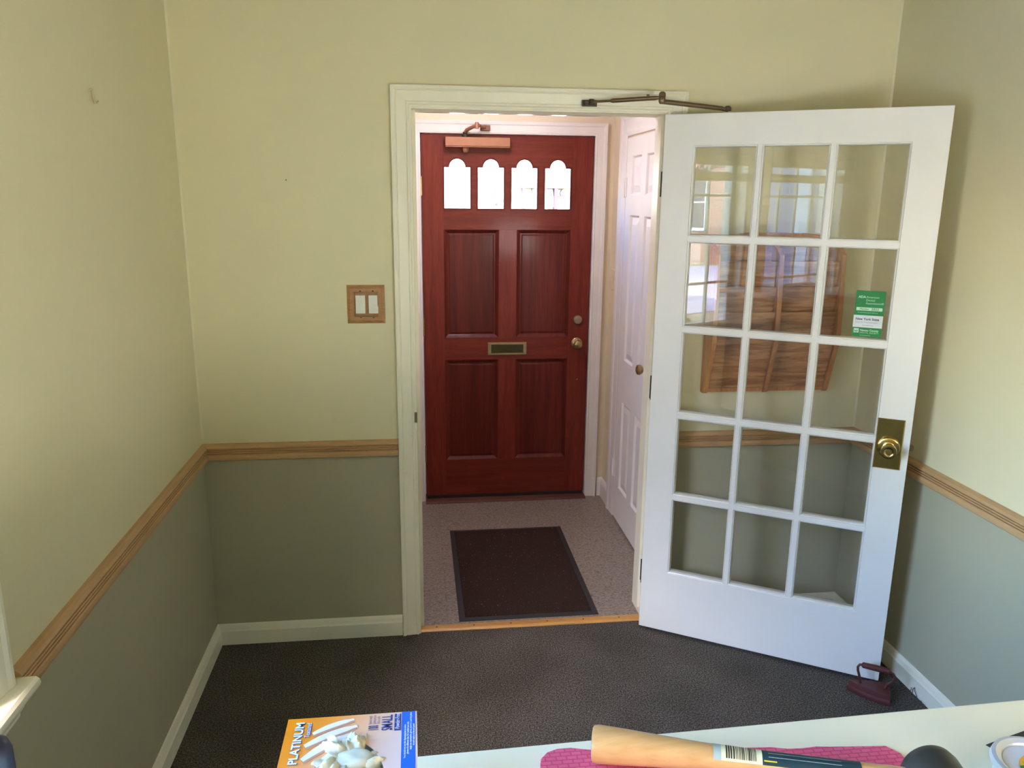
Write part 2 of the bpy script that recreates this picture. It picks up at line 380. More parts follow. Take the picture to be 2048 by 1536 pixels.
prism(b, [(-.005,0),(.042,0),(.042,.004),(.034,.008),(.006,.008),(-.005,.003)], lambda a,z,d: Vector((d,a,z)), OL, OR)
o = struct('trim_9', b, M['threshold'], 'honey oak threshold strip between carpet and vinyl', 'threshold')
for k in range(6):
    s = new_bm(); x = OL + .065 + k*.155; lathe(s, [(0,0),(.0035,0),(.003,.001),(0,.0012)], (x,.019,.0079), (0,0,1), 12); obj('screw', s, M['darkmetal'], o)

b = new_bm(); prism(b, [(-.055,0),(.16,0),(.16,.022),(.05,.022),(.045,.012),(-.045,.009),(-.055,.004)], lambda a,z,d: Vector((d,D+a,z)), DL, DR_)
struct('trim_10', b, wood('threshold_dark_red', srgb(92,54,46), srgb(116,74,64), (.5,8,8), .5, 0, .8), 'dark reddish threshold under the red front door', 'threshold')
# strike plate left on the jamb
b = new_bm(); box(b, OL-.0005, OL+.0012, .004, .030, .895, .950); box(b, OL-.008, OL+.001, -.0185, -.012, .905, .945)
tag(obj('strike_plate', b, M['brassd']), 'small brass strike plate let into the left doorway jamb', 'strike plate')

# ------------------------------------------------------------------ windows on the left wall
def make_window(n, y0, y1, lab):
    root = thing('window_%d' % n, lab, 'window', (0,(y0+y1)/2,WZ0), kind='structure')
    b = new_bm(); cw = .095
    CW = [(0,0),(0,.010),(.012,.014),(.075,.018),(.085,.022),(.095,.022),(.095,0)]
    casing(b, CW, y0, y1, .82, WZ1, lambda y,z,t: Vector((t,y,z)))
    box(b, -.21, 0, y0-.0, y0+.02, WZ0, WZ1); box(b, -.21, 0, y1-.02, y1, WZ0, WZ1); box(b, -.21, 0, y0, y1, WZ1-.02, WZ1)
    obj('window_frame', b, M['trim'], root, bevel=.001)
    b = new_bm(); yo0, yo1 = y0-cw-.025, y1+cw+.025
    prism(b, [(-.21,.795),(.047,.795),(.053,.800),(.055,.807),(.053,.815),(.047,.82),(-.21,.82)], lambda x,z,d: Vector((x,d,z)), y0+.0, y1-.0)
    prism(b, [(.0,.795),(.047,.795),(.053,.800),(.055,.807),(.053,.815),(.047,.82),(.0,.82)], lambda x,z,d: Vector((x,d,z)), yo0, y0)
    prism(b, [(.0,.795),(.047,.795),(.053,.800),(.055,.807),(.053,.815),(.047,.82),(.0,.82)], lambda x,z,d: Vector((x,d,z)), y1, yo1)
    obj('window_sill', b, M['trim'], root, smooth=True)
    b = new_bm(); prism(b, [(0,.735),(.010,.735),(.014,.742),(.014,.748),(.024,.762),(.026,.782),(.034,.795),(0,.795)], lambda x,z,d: Vector((x,d,z)), yo0+.012, yo1-.012)
    obj('apron', b, M['trim'], root)
    # two sashes with muntins
    zm = (WZ0+.02+WZ1-.02)/2
    for (za, zb, xx) in ((.82, zm+.02, -.085), (zm-.02, WZ1-.02, -.115)):
        b = new_bm(); st = .042; a0, a1 = y0+.02, y1-.02
        box(b, xx-.015, xx+.015, a0, a0+st, za, zb); box(b, xx-.015, xx+.015, a1-st, a1, za, zb)
        box(b, xx-.015, xx+.015, a0+st, a1-st, za, za+st); box(b, xx-.015, xx+.015, a0+st, a1-st, zb-st, zb)
        g0, g1 = a0+st, a1-st
        for k in (1,2,3):
            y = g0 + (g1-g0)*k/4; box(b, xx-.012, xx+.012, y-.009, y+.009, za+st, zb-st)
        z = (za+zb)/2; box(b, xx-.012, xx+.012, g0, g1, z-.009, z+.009)
        s = obj('sash', b, M['trim'], root, bevel=.002)
        b = new_bm(); box(b, xx-.002, xx+.002, g0-.005, g1+.005, za+st-.005, zb-st+.005); obj('pane', b, M['glass'], s)
    # folded cloth shade hung at the head
    return root
make_window(1, W[0][0], W[0][1], 'cream sash window in the left wall nearest the corner, its sill at the left edge')
make_window(2, W[1][0], W[1][1], 'cream sash window in the left wall beside the counter')
for i, (y0, y1) in enumerate(W):
    b = new_bm()
    yy0, yy1 = y0-.03, y1+.03
    box(b, .024, .034, yy0, yy1, 1.985, 2.13); box(b, .024, .055, yy0, yy1, 2.13, 2.155)
    for k, z in enumerate((1.985, 2.02, 2.06)):
        prism(b, [(.034,z),(.046-.003*k,z-.012),(.049-.003*k,z+.02),(.034,z+.03)], lambda x,zz,d: Vector((x,d,zz)), yy0, yy1)
    tube(b, [(.03,yy0,1.93),(.03,yy1,1.93)], .0012, 6)
    box(b, .026, .032, yy0, yy1, 1.868, 1.925)
    for yc in (yy0+.02, (yy0+yy1)/2, yy1-.02): tube(b, [(.029,yc,1.92),(.029,yc,1.99)], .0012, 6)
    tag(obj('window_shade', b, M['shade'], smooth=True), ('tan cloth shade gathered above the corner-side window' if i == 0 else 'tan cloth shade gathered above the window beside the counter'), 'window shade', 'cloth shades on the left wall windows')

# ------------------------------------------------------------------ door 1: open fifteen-light glazed door
TH = .5466; DW = .9146; T = .042; Z0, Z1 = .012, 2.042
d1 = thing('door_1', 'white fifteen-pane glass door standing open against the right wall', 'door', (1.7061,-.0585,0), -TH, kind='structure')
cols = [(.114,.322),(.352,.558),(.590,.800)]
rows = [(1.927-.336*k-.303, 1.927-.336*k) for k in range(5)][::-1]
BW = .0072; oc_ = [(a-BW,c+BW) for a,c in cols]; or_ = [(a-BW,c+BW) for a,c in rows]
b = new_bm()
gx0, gx1, gz0, gz1 = oc_[0][0], oc_[-1][1], or_[0][0], or_[-1][1]
plate_holes(b, [(0,Z0),(DW,Z0),(DW,Z1),(0,Z1)], [[(gx0,gz0),(gx1,gz0),(gx1,gz1),(gx0,gz1)]], T, Matrix(((1,0,0,0),(0,0,-1,T/2),(0,1,0,0),(0,0,0,1))))
bmesh.ops.remove_doubles(b, verts=b.verts, dist=1e-5)
obj('door_frame', b, M['white'], d1, local=True, bevel=.0018)
b = new_bm()
for i in (0,1): box(b, oc_[i][1], oc_[i+1][0], .0005, T-.0005, gz0, gz1)
for i in range(4):
    for c in oc_: box(b, c[0], c[1], .0005, T-.0005, or_[i][1], or_[i+1][0])
for c in oc_:          # moulded beads round every light, front and back
    for r in or_:
        for sg, f0 in ((1, 0.0), (-1, T)):
            rings = []
            for ins, dep in ((.0,.0012),(.0004,.0050),(.0014,.0050),(.0020,.0020),(.0046,.0032),(.0054,.0056),(BW,.0150),(BW,.0196)):
                rings.append([b.verts.new((x,f0+sg*dep,z)) for x,z in ((c[0]+ins,r[0]+ins),(c[1]-ins,r[0]+ins),(c[1]-ins,r[1]-ins),(c[0]+ins,r[1]-ins))])
            for q0, q1 in zip(rings, rings[1:]):
                for k in range(4): b.faces.new((q0[k],q0[(k+1)%4],q1[(k+1)%4],q1[k]))
obj('muntins', b, M['white'], d1, local=True, recalc=True)
b = new_bm()
for c in cols:
    for r in rows:
        jx = random.uniform(-.001,.001)
        box(b, c[0]-.002, c[1]+.002, .0195+jx*.3, .0225+jx*.3, r[0]-.002, r[1]+.002)
obj('glazing', b, M['glass'], d1, local=True)
# latch plate, knob, latch bolt
b = new_bm()
loops(b, .8065, .8925, .836, 1.0165, [(0,0),(0,-.002),(.003,-.0045)], lambda x,z,t: Vector((x,t,z)))
pl = obj('lock_plate', b, M['brass'], d1, local=True); tag(pl, 'tall rectangular polished brass lock plate')
KN = [(0,0),(.0345,0),(.0345,.0015),(.0375,.0015),(.0375,.0045),(.0355,.0085),(.030,.0105),(.022,.0105),(.015,.013),(.0125,.016),(.012,.028),(.016,.034),(.0235,.040),(.0262,.048),(.0262,.054),(.0245,.060),(.018,.0615),(.012,.0595),(.0095,.057),(0,.057)]
b = new_bm(); lathe(b, KN, (.8495,-.0045,.915), (0,-1,0), 40); kn = obj('knob', b, M['brass'], d1, local=True, smooth=True); tag(kn, 'round brass knob')
b = new_bm(); lathe(b, [(0,0),(.0092,0),(.0092,.0012),(0,.0014)], (.8495,-.0612,.915), (0,-1,0), 20); box(b, .8485,.8505,-.0635,-.062,.911,.919); obj('lock_cylinder', b, M['brassd'], kn)
bpy.data.objects['lock_cylinder'].data.transform(Matrix())  # keep local frame
bpy.data.objects['lock_cylinder'].data.transform(wm(kn))
b = new_bm(); lathe(b, [(0,0),(.034,0),(.034,.004),(.028,.009),(.013,.012),(.012,.026),(.025,.036),(.026,.044),(.02,.052),(0,.053)], (.8495,T,.915), (0,1,0), 32); obj('knob', b, M['brass'], d1, local=True, smooth=True)
b = new_bm(); box(b, DW-.001, DW+.0015, .009, .034, .888, .945); prism(b, [(0,0),(.013,0),(.004,.018),(0,.018)], lambda a,y,z: Vector((DW+.001+a,.013+y,z)), .907, .927); obj('latch_bolt', b, M['brassd'], d1, local=True)
# hinges between door and jamb
for z in (.25, 1.03, 1.80):
    b = new_bm(); tube(b, [(-.006,.030,z-.045),(-.006,.030,z+.045)], .0065, 12); box(b, -.003, .0005, .002, .036, z-.045, z+.045)
    obj('hinge', b, M['rust'], d1, local=True, smooth=True)
# green and white membership sticker on the pane
def tx(x, z, y=-.0): return Matrix.Translation((x,y,z)) @ Matrix.Rotation(R(90),4,'X')
GRN = plain('sticker_green', srgb(22,132,66), .4); WHT = plain('sticker_white', srgb(220,228,232), .4); PGR = plain('sticker_pale_green', srgb(186,226,196), .4); NVY = plain('sticker_navy_ink', srgb(52,62,104), .5); GRY = plain('sticker_grey_ink', srgb(160,168,192), .5)
ys_ = .0187; b = new_bm(); sx0, sx1, sz0, sz1 = .6925, .7850, 1.2915, 1.4505
H = sz1-sz0; za = sz0+H*.47; zb = sz0+H*.205
box(b, sx0, sx1, ys_-.0004, ys_, za, sz1, 0); box(b, sx0-.0008, sx1-.0012, ys_-.0004, ys_, zb, za, 1); box(b, sx0-.0008, sx1-.0012, ys_-.0004, ys_, sz0, zb, 0)
box(b, sx0+.005, sx1-.006, ys_-.0006, ys_-.0002, za+.016, za+.027, 2); box(b, sx0+.004, sx0+.020, ys_-.0006, ys_-.0002, zb-.019, zb-.004, 2)
st = obj('sticker', b, [GRN, WHT, PGR], d1, local=True); tag(st, 'green and white membership sticker on the glass')
b = new_bm(); yt = ys_-.0008
text_bm(b, 'ADA', .0110, tx(sx0+.008, sz1-.025, yt), offset=.0004, mi=0)
for i, t in enumerate(('American','Dental','Association\u00ae')): text_bm(b, t, .0104, tx(sx0+.0325, sz1-.025-i*.0105, yt), mi=0)
text_bm(b, 'Member', .0085, tx(sx0+.015, za+.0188, yt), shear=.25, mi=1); text_bm(b, '2022', .0100, tx(sx0+.052, za+.0183, yt), shear=.1, offset=.0002, spacing=1.2, mi=1)
text_bm(b, 'MouthHealthy.org and ADA.org', .0048, tx(sx0+.010, za+.008, yt), mi=0)
text_bm(b, 'New York State', .0112, tx(sx0+.006, zb+.0255, yt), offset=.0003, mi=2); text_bm(b, 'Dental Association', .0092, tx(sx0+.006, zb+.0155, yt), mi=3); text_bm(b, 'www.nysdental.org', .0045, tx(sx0+.028, zb+.0065, yt), mi=2)
text_bm(b, 'Nassau County', .0094, tx(sx0+.0235, zb-.0125, yt), offset=.0003, mi=0); text_bm(b, 'DENTAL SOCIETY', .0074, tx(sx0+.0235, zb-.0205, yt), mi=0); text_bm(b, 'nassaudental.org', .005, tx(sx0+.024, zb-.0282, yt), mi=0)
text_bm(b, 'NY', .0085, tx(sx0+.0062, zb-.016, yt), offset=.0002, mi=1)
obj('lettering', b, [PGR, plain('sticker_black_ink', srgb(52,66,58), .5), NVY, GRY], st, local=True, recalc=False)

# overhead arm of the closer on the glazed door
BZ = M['bronze']
t = thing('door_closer', 'bronze folding closer arm from the doorway head to the glazed door', 'door closer', (1.42,-.02,2.08))
b = new_bm(); box(b, 1.408, 1.462, -.030, -.0235, 2.066, 2.088); box(b, 1.414, 1.455, -.050, -.030, 2.070, 2.083); lathe(b, [(0,-.011),(.008,-.011),(.010,-.006),(.010,.006),(.008,.011),(0,.011)], (1.437,-.050,2.078), (0,0,1), 16)
obj('bracket', b, plain('dark_bronze_bracket', srgb(84,72,60), .45, .6), t, bevel=.0015)
b = new_bm(); el = Vector((1.668,-.135,2.090)); br_ = Vector((1.437,-.052,2.079))
tube(b, [br_, br_.lerp(el,.28)], .0042, 10); tube(b, [br_.lerp(el,.27), br_.lerp(el,.30), br_.lerp(el,.9), br_.lerp(el,.95)], [.0050,.0075,.0075,.0055], 12)
tube(b, [br_.lerp(el,.80)-Vector((0,0,.002)), br_.lerp(el,.80)+Vector((0,0,.013))], .0055, 10)
obj('rod', b, BZ, t, smooth=True)
b = new_bm(); lathe(b, [(0,.020),(.007,.019),(.0115,.014),(.0125,.004),(.0105,.001),(.012,-.003),(.012,-.015),(.008,-.021),(0,-.021)], el, (0,0,1), 20)
obj('elbow', b, BZ, t, smooth=True)
b = new_bm(); sp = Vector((1.918,-.108,2.060)); e2 = el+Vector((0,0,-.013))
tube(b, [e2, e2.lerp(sp,.25), e2.lerp(sp,.9), sp-Vector((0,0,.004))], [.0085,.0085,.0075,.006], 12)
obj('forearm', b, BZ, t, smooth=True)
b = new_bm(); lathe(b, [(0,.012),(.008,.010),(.012,.004),(.012,-.006),(0,-.006)], sp, (0,0,1), 16); box(b, 1.895, 1.975, -.118, -.085, 1.99, 2.045)
# closer body hidden behind the door head
obj('closer_body', b, plain('dark_bronze_body', srgb(92,78,64), .45, .5), t)

# ------------------------------------------------------------------ door 2: red front door
rl, rr = .8468, 1.7828; rz0, rz1 = .026, 2.069; ry = D+.006; rt = .044
d2 = thing('door_2', 'red stained wooden front door with four small arched windows', 'door', ((rl+rr)/2, ry, 0), kind='structure')
fy = lambda x,z,t: Vector((x, ry+t, z))
pc = [(.963,1.2665),(1.366,1.667)]; pz = [(.244,.844),(.9675,1.571)]
b = new_bm(); ztop = 1.62
box(b, rl, pc[0][0], ry, ry+rt, rz0, rz1); box(b, pc[1][1], rr, ry, ry+rt, rz0, rz1)
box(b, pc[0][1], pc[1][0], ry, ry+rt, pz[0][0], pz[0][1]); box(b, pc[0][1], pc[1][0], ry, ry+rt, pz[1][0], pz[1][1])
obj('stiles', b, M['red'], d2, bevel=.0008)
b = new_bm()
box(b, pc[0][0], pc[1][1], ry, ry+rt, rz0, pz[0][0]); box(b, pc[0][0], pc[1][1], ry, ry+rt, pz[0][1], pz[1][0])
# top rail with the four pierced lights
wins = [(.9655,1.1115),(1.1475,1.2935),(1.3305,1.4765),(1.5145,1.6605)]
holes = []
for (a, c) in wins:
    mx = (a+c)/2; r = .045; zs = 1.9025; zb_ = 1.680
    hole = [(a,zb_),(c,zb_),(c,zs),(mx+r,zs)] + [(mx+r*math.cos(th), zs+r*math.sin(th)*1.0) for th in [math.pi*k/16 for k in range(1,16)]] + [(mx-r,zs),(a,zs)]
    holes.append(hole)
Mx = Matrix(((1,0,0,0),(0,0,-1,ry+rt/2),(0,1,0,0),(0,0,0,1)))
plate_holes(b, [(pc[0][0],pz[1][1]),(pc[1][1],pz[1][1]),(pc[1][1],rz1),(pc[0][0],rz1)], holes, rt, Mx)
obj('rails', b, M['redh'], d2)
for i, hole in enumerate(holes):     # bead round each light, then its glass
    (a, c) = wins[i]; mx = (a+c)/2; cz = 1.79
    big = [(mx+(x-mx)*1.05, cz+(z-cz)*1.03) for x,z in hole]; sml = [(mx+(x-mx)*.955, cz+(z-cz)*.965) for x,z in hole]
    b = new_bm(); plate_holes(b, big, [sml], .006, Matrix(((1,0,0,0),(0,0,-1,ry-.001),(0,1,0,0),(0,0,0,1))))
    o = obj('light_bead', b, M['red2'], d2)
    b = new_bm(); prism(b, big, fy, rt*.45, rt*.45+.004); obj('pane', b, M['glass'], o)
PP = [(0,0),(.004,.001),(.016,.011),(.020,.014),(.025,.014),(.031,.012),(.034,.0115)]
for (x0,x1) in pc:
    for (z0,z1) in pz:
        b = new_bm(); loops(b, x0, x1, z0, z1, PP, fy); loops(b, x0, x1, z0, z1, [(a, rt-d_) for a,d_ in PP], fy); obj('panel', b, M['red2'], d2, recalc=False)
b = new_bm(); box(b, rl+.005, rr-.005, ry-.002, ry+.012, .012, .030); obj('door_sweep', b, M['rubber'], d2)
# letter slot
b = new_bm(); sx0, sx1, z0_, z1_ = 1.2065, 1.4275, .869, .9415
box(b, sx0, sx1, ry-.005, ry+.001, z1_-.013, z1_); box(b, sx0, sx1, ry-.005, ry+.001, z0_, z0_+.011); box(b, sx0, sx0+.019, ry-.005, ry+.001, z0_+.011, z1_-.013); box(b, sx1-.019, sx1, ry-.005, ry+.001, z0_+.011, z1_-.013)
ls = obj('letter_slot', b, M['brassd'], d2, bevel=.0012); tag(ls, 'brass framed letter slot')
b = new_bm(); prism(b, [(-.001,z0_+.011),(-.001,z1_-.013),(.006,z1_-.016),(.010,(z0_+z1_)/2),(.004,z0_+.016)], lambda t_,z,x: Vector((x,ry+t_-.002,z)), sx0+.019, sx1-.019); obj('flap', b, plain('dark_brass_flap', (.09,.065,.03,1), .3, .8), ls)
for x in (sx0+.009, sx1-.009):
    for z in (z0_+.007, z1_-.008):
        b = new_bm(); lathe(b, [(0,0),(.004,0),(.003,.0015),(0,.0018)], (x,ry-.005,z), (0,-1,0), 10); obj('screw', b, M['brassd'], ls)
b = new_bm(); lathe(b, [(0,0),(.026,0),(.026,.006),(.023,.011),(.018,.012),(0,.012)], (1.7215,ry,1.068), (0,-1,0), 32); box(b, 1.712, 1.731, ry-.0145, ry-.011, 1.0645, 1.0715)
tag(obj('deadbolt', b, plain('tarnished_deadbolt', (.42,.30,.22,1), .4, .8), d2, smooth=True), 'round deadbolt above the knob')
b = new_bm(); lathe(b, [(0,0),(.032,0),(.032,.005),(.026,.010),(.012,.012),(.011,.030),(.019,.037),(.0235,.046),(.022,.056),(.014,.062),(0,.063)], (1.7185,ry,.932), (0,-1,0), 32); tag(obj('knob', b, M['brassd'], d2, smooth=True), 'round brass knob')
b = new_bm(); lathe(b, [(0,0),(.005,0),(.004,.002),(0,.0025)], (1.727,ry,.718), (0,-1,0), 12); obj('screw_head', b, M['brass'], d2)
for z in (1.80, 1.033, .29):
    b = new_bm(); tube(b, [(rl-.002,ry-.006,z-.05),(rl-.002,ry-.006,z+.05)], .006, 10)
    for q in (-.03,-.01,.01,.03): tube(b, [(rl-.002,ry-.006,z+q-.001),(rl-.002,ry-.006,z+q+.001)], .0068, 10)
    obj('hinge', b, M['brassd'], d2)
# closer on the red door
t = thing('door_closer', 'bronze box closer with short arm at top of the red front door', 'door closer', (1.14,D,2.02))
b = new_bm(); cx0, cx1, cz0, cz1, cy1 = .974, 1.318, 2.000, 2.052, ry
box(b, cx0, cx1, cy1-.052, cy1, cz0+.006, cz1); box(b, cx0, cx1, cy1-.056, cy1, cz0, cz0+.005)
obj('closer_body', b, M['copper'], t, bevel=.002)
b = new_bm(); lathe(b, [(0,0),(.017,0),(.017,-.014),(.012,-.024),(.006,-.026),(0,-.026)], (1.082,cy1-.026,cz0), (0,0,1), 6); obj('hex_cap', b, M['copper'], t)
b = new_bm(); lathe(b, [(.017,0),(.017,.014),(.012,.018),(.012,.026),(0,.026)], (1.080,cy1-.028,cz1), (0,0,1), 20); obj('spindle', b, plain('dark_spindle', (.05,.035,.03,1), .4, .6), t)
b = new_bm(); tube(b, [(1.080,cy1-.03,cz1+.024),(1.088,cy1-.045,cz1+.036),(1.118,cy1-.10,cz1+.048),(1.135,cy1-.125,cz1+.050)], [.009,.0095,.009,.008], 10)
lathe(b, [(0,.018),(.009,.016),(.011,.008),(.011,-.014),(0,-.016)], (1.135,cy1-.125,cz1+.052), (0,0,1), 14); obj('arm', b, M['copper'], t, smooth=True)
b = new_bm(); tube(b, [(1.135,cy1-.125,cz1+.058),(1.165,cy1-.07,cz1+.052),(1.185,cy1-.045,cz1+.050)], [.009,.008,.007], 10); obj('rod', b, M['copper'], t, smooth=True)
b = new_bm(); box(b, 1.160, 1.212, D-.040, D-.018, cz1+.034, cz1+.062); obj('bracket', b, plain('dark_copper_bracket', srgb(112,76,62), .4, .5), t, bevel=.003)

# ------------------------------------------------------------------ door 3: white six-panel closet door
d3 = thing('door_3', 'white six-panel closet door in the vestibule right wall', 'door', (VX,.8,0), kind='structure')
y0, y1 = CY0+.012, CY1-.012; dz0, dz1 = .012, 2.04; dx = VX-.014
fx = lambda y,z,t: Vector((dx+t, y, z))
pw = (y1-y0-.10*2-.085)/2; pcols = [(y0+.10,y0+.10+pw),(y1-.10-pw,y1-.10)]; prow = [(.207,.692),(.918,1.665),(1.763,1.951)]
b = new_bm()
box(b, dx, VX, y0, pcols[0][0], dz0, dz1); box(b, dx, VX, pcols[1][1], y1, dz0, dz1); box(b, dx, VX, pcols[0][1], pcols[1][0], dz0, dz1)
for (ya, yb) in pcols:
    zc = [dz0] + [v for p in prow for v in p] + [dz1]
    for i in range(0, len(zc), 2): box(b, dx, VX, ya, yb, zc[i], zc[i+1])
obj('door_frame', b, M['vdoor'], d3)
for (ya, yb) in pcols:
    for (z0,z1) in prow:
        b = new_bm(); loops(b, ya, yb, z0, z1, [(0,0),(.004,.003),(.008,.010),(.012,.011),(.046,.002),(.048,.002)], fx); obj('panel', b, M['vdoor'], d3)
b = new_bm(); lathe(b, [(0,0),(.024,0),(.022,.006),(.011,.009),(.010,.028),(.020,.036),(.025,.046),(.023,.056),(.012,.062),(0,.063)], (dx,.555,.968), (-1,0,0), 28); tag(obj('knob', b, M['brassd'], d3, smooth=True), 'round aged brass knob')
for z in (1.80, .29):
    b = new_bm(); tube(b, [(dx-.006,y1+.006,z-.05),(dx-.006,y1+.006,z+.05)], .006, 10); box(b, dx-.0035, dx-.0005, y1-.02, y1+.03, z-.048, z+.048)
    obj('hinge', b, M['vtrim'], d3)

# vestibule switch, narrow
t = thing('light_switch', 'painted-over switch plate in the vestibule beside the closet door', 'light switch', (VX,1.34,1.30))
b = new_bm(); loops(b, 1.302, 1.377, 1.245, 1.365, [(0,0),(0,-.003),(.006,-.006)], lambda y,z,t_: Vector((VX+t_,y,z))); obj('plate', b, M['vwall'], t)
b = new_bm(); box(b, VX-.014, VX-.005, 1.335, 1.344, 1.296, 1.318); obj('toggle', b, M['vwall'], t)

# vestibule ceiling light (above the frame)
PINK = Mat('lamp_glass_glow'); PINK.b.inputs['Emission Color'].default_value = (1,.87,.97,1); PINK.b.inputs['Emission Strength'].default_value = 9.0; PINK.color((.9,.85,.8,1))
t = thing('ceiling_light', 'round dome light on the vestibule ceiling', 'ceiling light', (1.1,.72,VZ))
b = new_bm(); lathe(b, [(0,0),(.13,0),(.13,-.02),(.12,-.03),(0,-.03)], (1.1,.72,VZ), (0,0,1), 32); obj('base', b, M['brassd'], t, smooth=True)
b = new_bm(); lathe(b, [(.118,-.030),(.112,-.05),(.09,-.075),(.05,-.09),(0,-.095)], (1.1,.72,VZ), (0,0,1), 32); obj('lamp_shade', b, PINK.m, t, smooth=True)

# unseen fill lamp on a side table, added behind the viewer to brighten the room
t = thing('side_table', 'small side table behind the counter, added to hold the fill lamp', 'table', (2.05,-4.2,0))
b = new_bm(); box(b, 1.80, 2.30, -4.45, -3.95, .70, .74); obj('table_top', b, M['oakv'], t, bevel=.004)
for x in (1.83,2.23):
    for y in (-4.42,-4.02): b = new_bm(); box(b, x, x+.04, y, y+.04, 0, .70); obj('leg', b, M['oakv'], t)
t = thing('fill_lamp', 'added fill lamp with a glowing drum shade, unseen behind the counter', 'lamp', (2.05,-4.2,.74))
b = new_bm(); lathe(b, [(0,0),(.10,0),(.10,.02),(.02,.04),(.015,.40),(0,.40)], (2.05,-4.2,.74), (0,0,1), 24); obj('base', b, M['brassd'], t, smooth=True)
LSH = Mat('fill_lamp_glow'); LSH.color((.9,.8,.6,1)); LSH.b.inputs['Emission Color'].default_value = (.98,.98,1,1); LSH.b.inputs['Emission Strength'].default_value = 6.8  # glow of the added lamp, lifts the light on walls and door
b = new_bm(); lathe(b, [(.26,.32),(.25,.70)], (2.05,-4.2,.74), (0,0,1), 32); obj('lamp_shade', b, LSH.m, t, smooth=True)
b = new_bm(); lathe(b, [(0,.70),(.27,.70),(.27,.712),(0,.712)], (2.05,-4.2,.74), (0,0,1), 32); obj('shade_cap', b, M['brassd'], t)  # opaque cap keeps the added fill off the ceiling

# ------------------------------------------------------------------ doormat
t = thing('doormat', 'dark brown ribbed doormat with black rubber edge on vestibule floor', 'doormat', (1.264,.527,0))
mx0, mx1, my0, my1 = .9632, 1.5640, .0627, .9904
b = new_bm(); loops(b, mx0, mx1, my0, my1, [(0,0),(.002,.004),(.026,.005),(.028,.003)], lambda x,y,z: Vector((x,y,z))); obj('border', b, M['rubber'], t)
b = new_bm(); box(b, mx0+.026, mx1-.026, my0+.026, my1-.026, .001, .0085); obj('pile', b, M['mat'], t, bevel=.003)

# ------------------------------------------------------------------ light switch by the doorway
t = thing('light_switch', 'double rocker switch in a wooden plate on the wall left of the doorway', 'light switch', (.624,0,1.36))
sx0, sx1, sz0, sz1 = .5555, .6925, 1.2885, 1.4295
b = new_bm(); loops(b, sx0, sx1, sz0, sz1, [(0,0),(0,-.0045),(.010,-.008),(.0105,-.0105),(.0235,-.0108),(.0245,-.0125),(.0265,-.0125),(.0275,-.009),(.0276,-.004)], lambda x,z,t_: Vector((x,t_,z)))
obj('plate', b, M['switchwood'], t)
for x0, x1 in ((.5865,.6210),(.6335,.6680)):
    b = new_bm(); zc = 1.3595
    prism(b, [(zc-.034,-.0095),(zc-.033,-.0155),(zc,-.0115),(zc+.033,-.0120),(zc+.034,-.0095)], lambda z,y,x: Vector((x,y,z)), x0, x1)
    obj('rocker', b, M['rocker'], t)
for x in (.604,.650):
    for z in (1.408,1.3115):
        b = new_bm(); lathe(b, [(0,0),(.0036,0),(.003,.001),(0,.0012)], (x,-.0102,z), (0,-1,0), 12); obj('screw', b, M['darkmetal'], t)

# small wall hook left of the doorway
b = new_bm(); hy, hz = -.728, 1.985
tube(b, [(-.003,hy+.006,hz+.018),(.008,hy,hz+.020),(.010,hy-.003,hz+.012),(.010,hy-.001,hz-.004),(.010,hy+.004,hz-.013),(.012,hy+.012,hz-.012),(.013,hy+.020,hz-.007)], [.002,.0022,.0024,.0034,.003,.0024,.002], 8)
tag(obj('wall_hook', b, plain('painted_hook', (.55,.48,.29,1), .5), smooth=True), 'small paint-covered hook high on the left wall', 'hook')
b = new_bm(); lathe(b, [(0,-.006),(.002,-.006),(.0025,0),(.002,.003),(0,.004)], (.360,0,1.800), (0,-1,0), 10)
tag(obj('nail', b, plain('nail_head', (.22,.18,.10,1), .5), smooth=True), 'tiny nail in the cream wall between corner and doorway', 'nail')

# ------------------------------------------------------------------ oak wall rack behind the glazed door
rk = thing('wall_rack', 'two-column oak rack of slanted pockets on the wall behind the glass door', 'rack', (2.15,0,1.0))
RX = [(1.926,1.945),(2.175,2.195),(2.426,2.445)]; RZ0 = 1.0
side = [(0,RZ0),(-.030,RZ0),(-.037,1.012),(-.094,1.212),(-.090,1.33),(-.078,1.545),(-.045,1.570),(0,1.585)]
for (x0,x1) in RX:
    b = new_bm(); prism(b, side, lambda y,z,x: Vector((x,y,z)), x0, x1); obj('side_panel', b, M['oakv'], rk, bevel=.002)
for ci in (0,1):
    x0, x1 = RX[ci][1], RX[ci+1][0]
    b = new_bm(); box(b, x0, x1, -.010, 0, RZ0+.012, 1.60); obj('back_panel', b, M['oakh'], rk)
    # stepped pocket fronts, the lowest one slanting back to the wall
    b = new_bm(); prism(b, [(-.022,1.022),(-.030,1.018),(-.084,1.236),(-.076,1.238)], lambda y,z,x: Vector((x,y,z)), x0, x1); obj('pocket_front', b, M['oakh'], rk, bevel=.001)
    for k, (zb_, zt_, yy) in enumerate(((1.215,1.329,-.072),(1.31,1.425,-.066),(1.405,1.521,-.060))):
        b = new_bm(); prism(b, [(yy+.018,zb_),(yy+.010,zb_),(yy-.010,zt_),(yy-.002,zt_)], lambda y,z,x: Vector((x,y,z)), x0, x1); obj('pocket_front', b, M['oakh'], rk, bevel=.001)
    b = new_bm(); box(b, x0, x1, -.028, -.010, RZ0+.004, RZ0+.018); obj('bottom_rail', b, M['oakv'], rk)
b = new_bm(); prism(b, [(1.945,1.585),(2.426,1.585),(2.40,1.612),(2.30,1.625),(2.07,1.625),(1.97,1.612)], lambda x,z,y: Vector((x,y,z)), -.014, 0); obj('top_rail', b, M['oakv'], rk, bevel=.002)

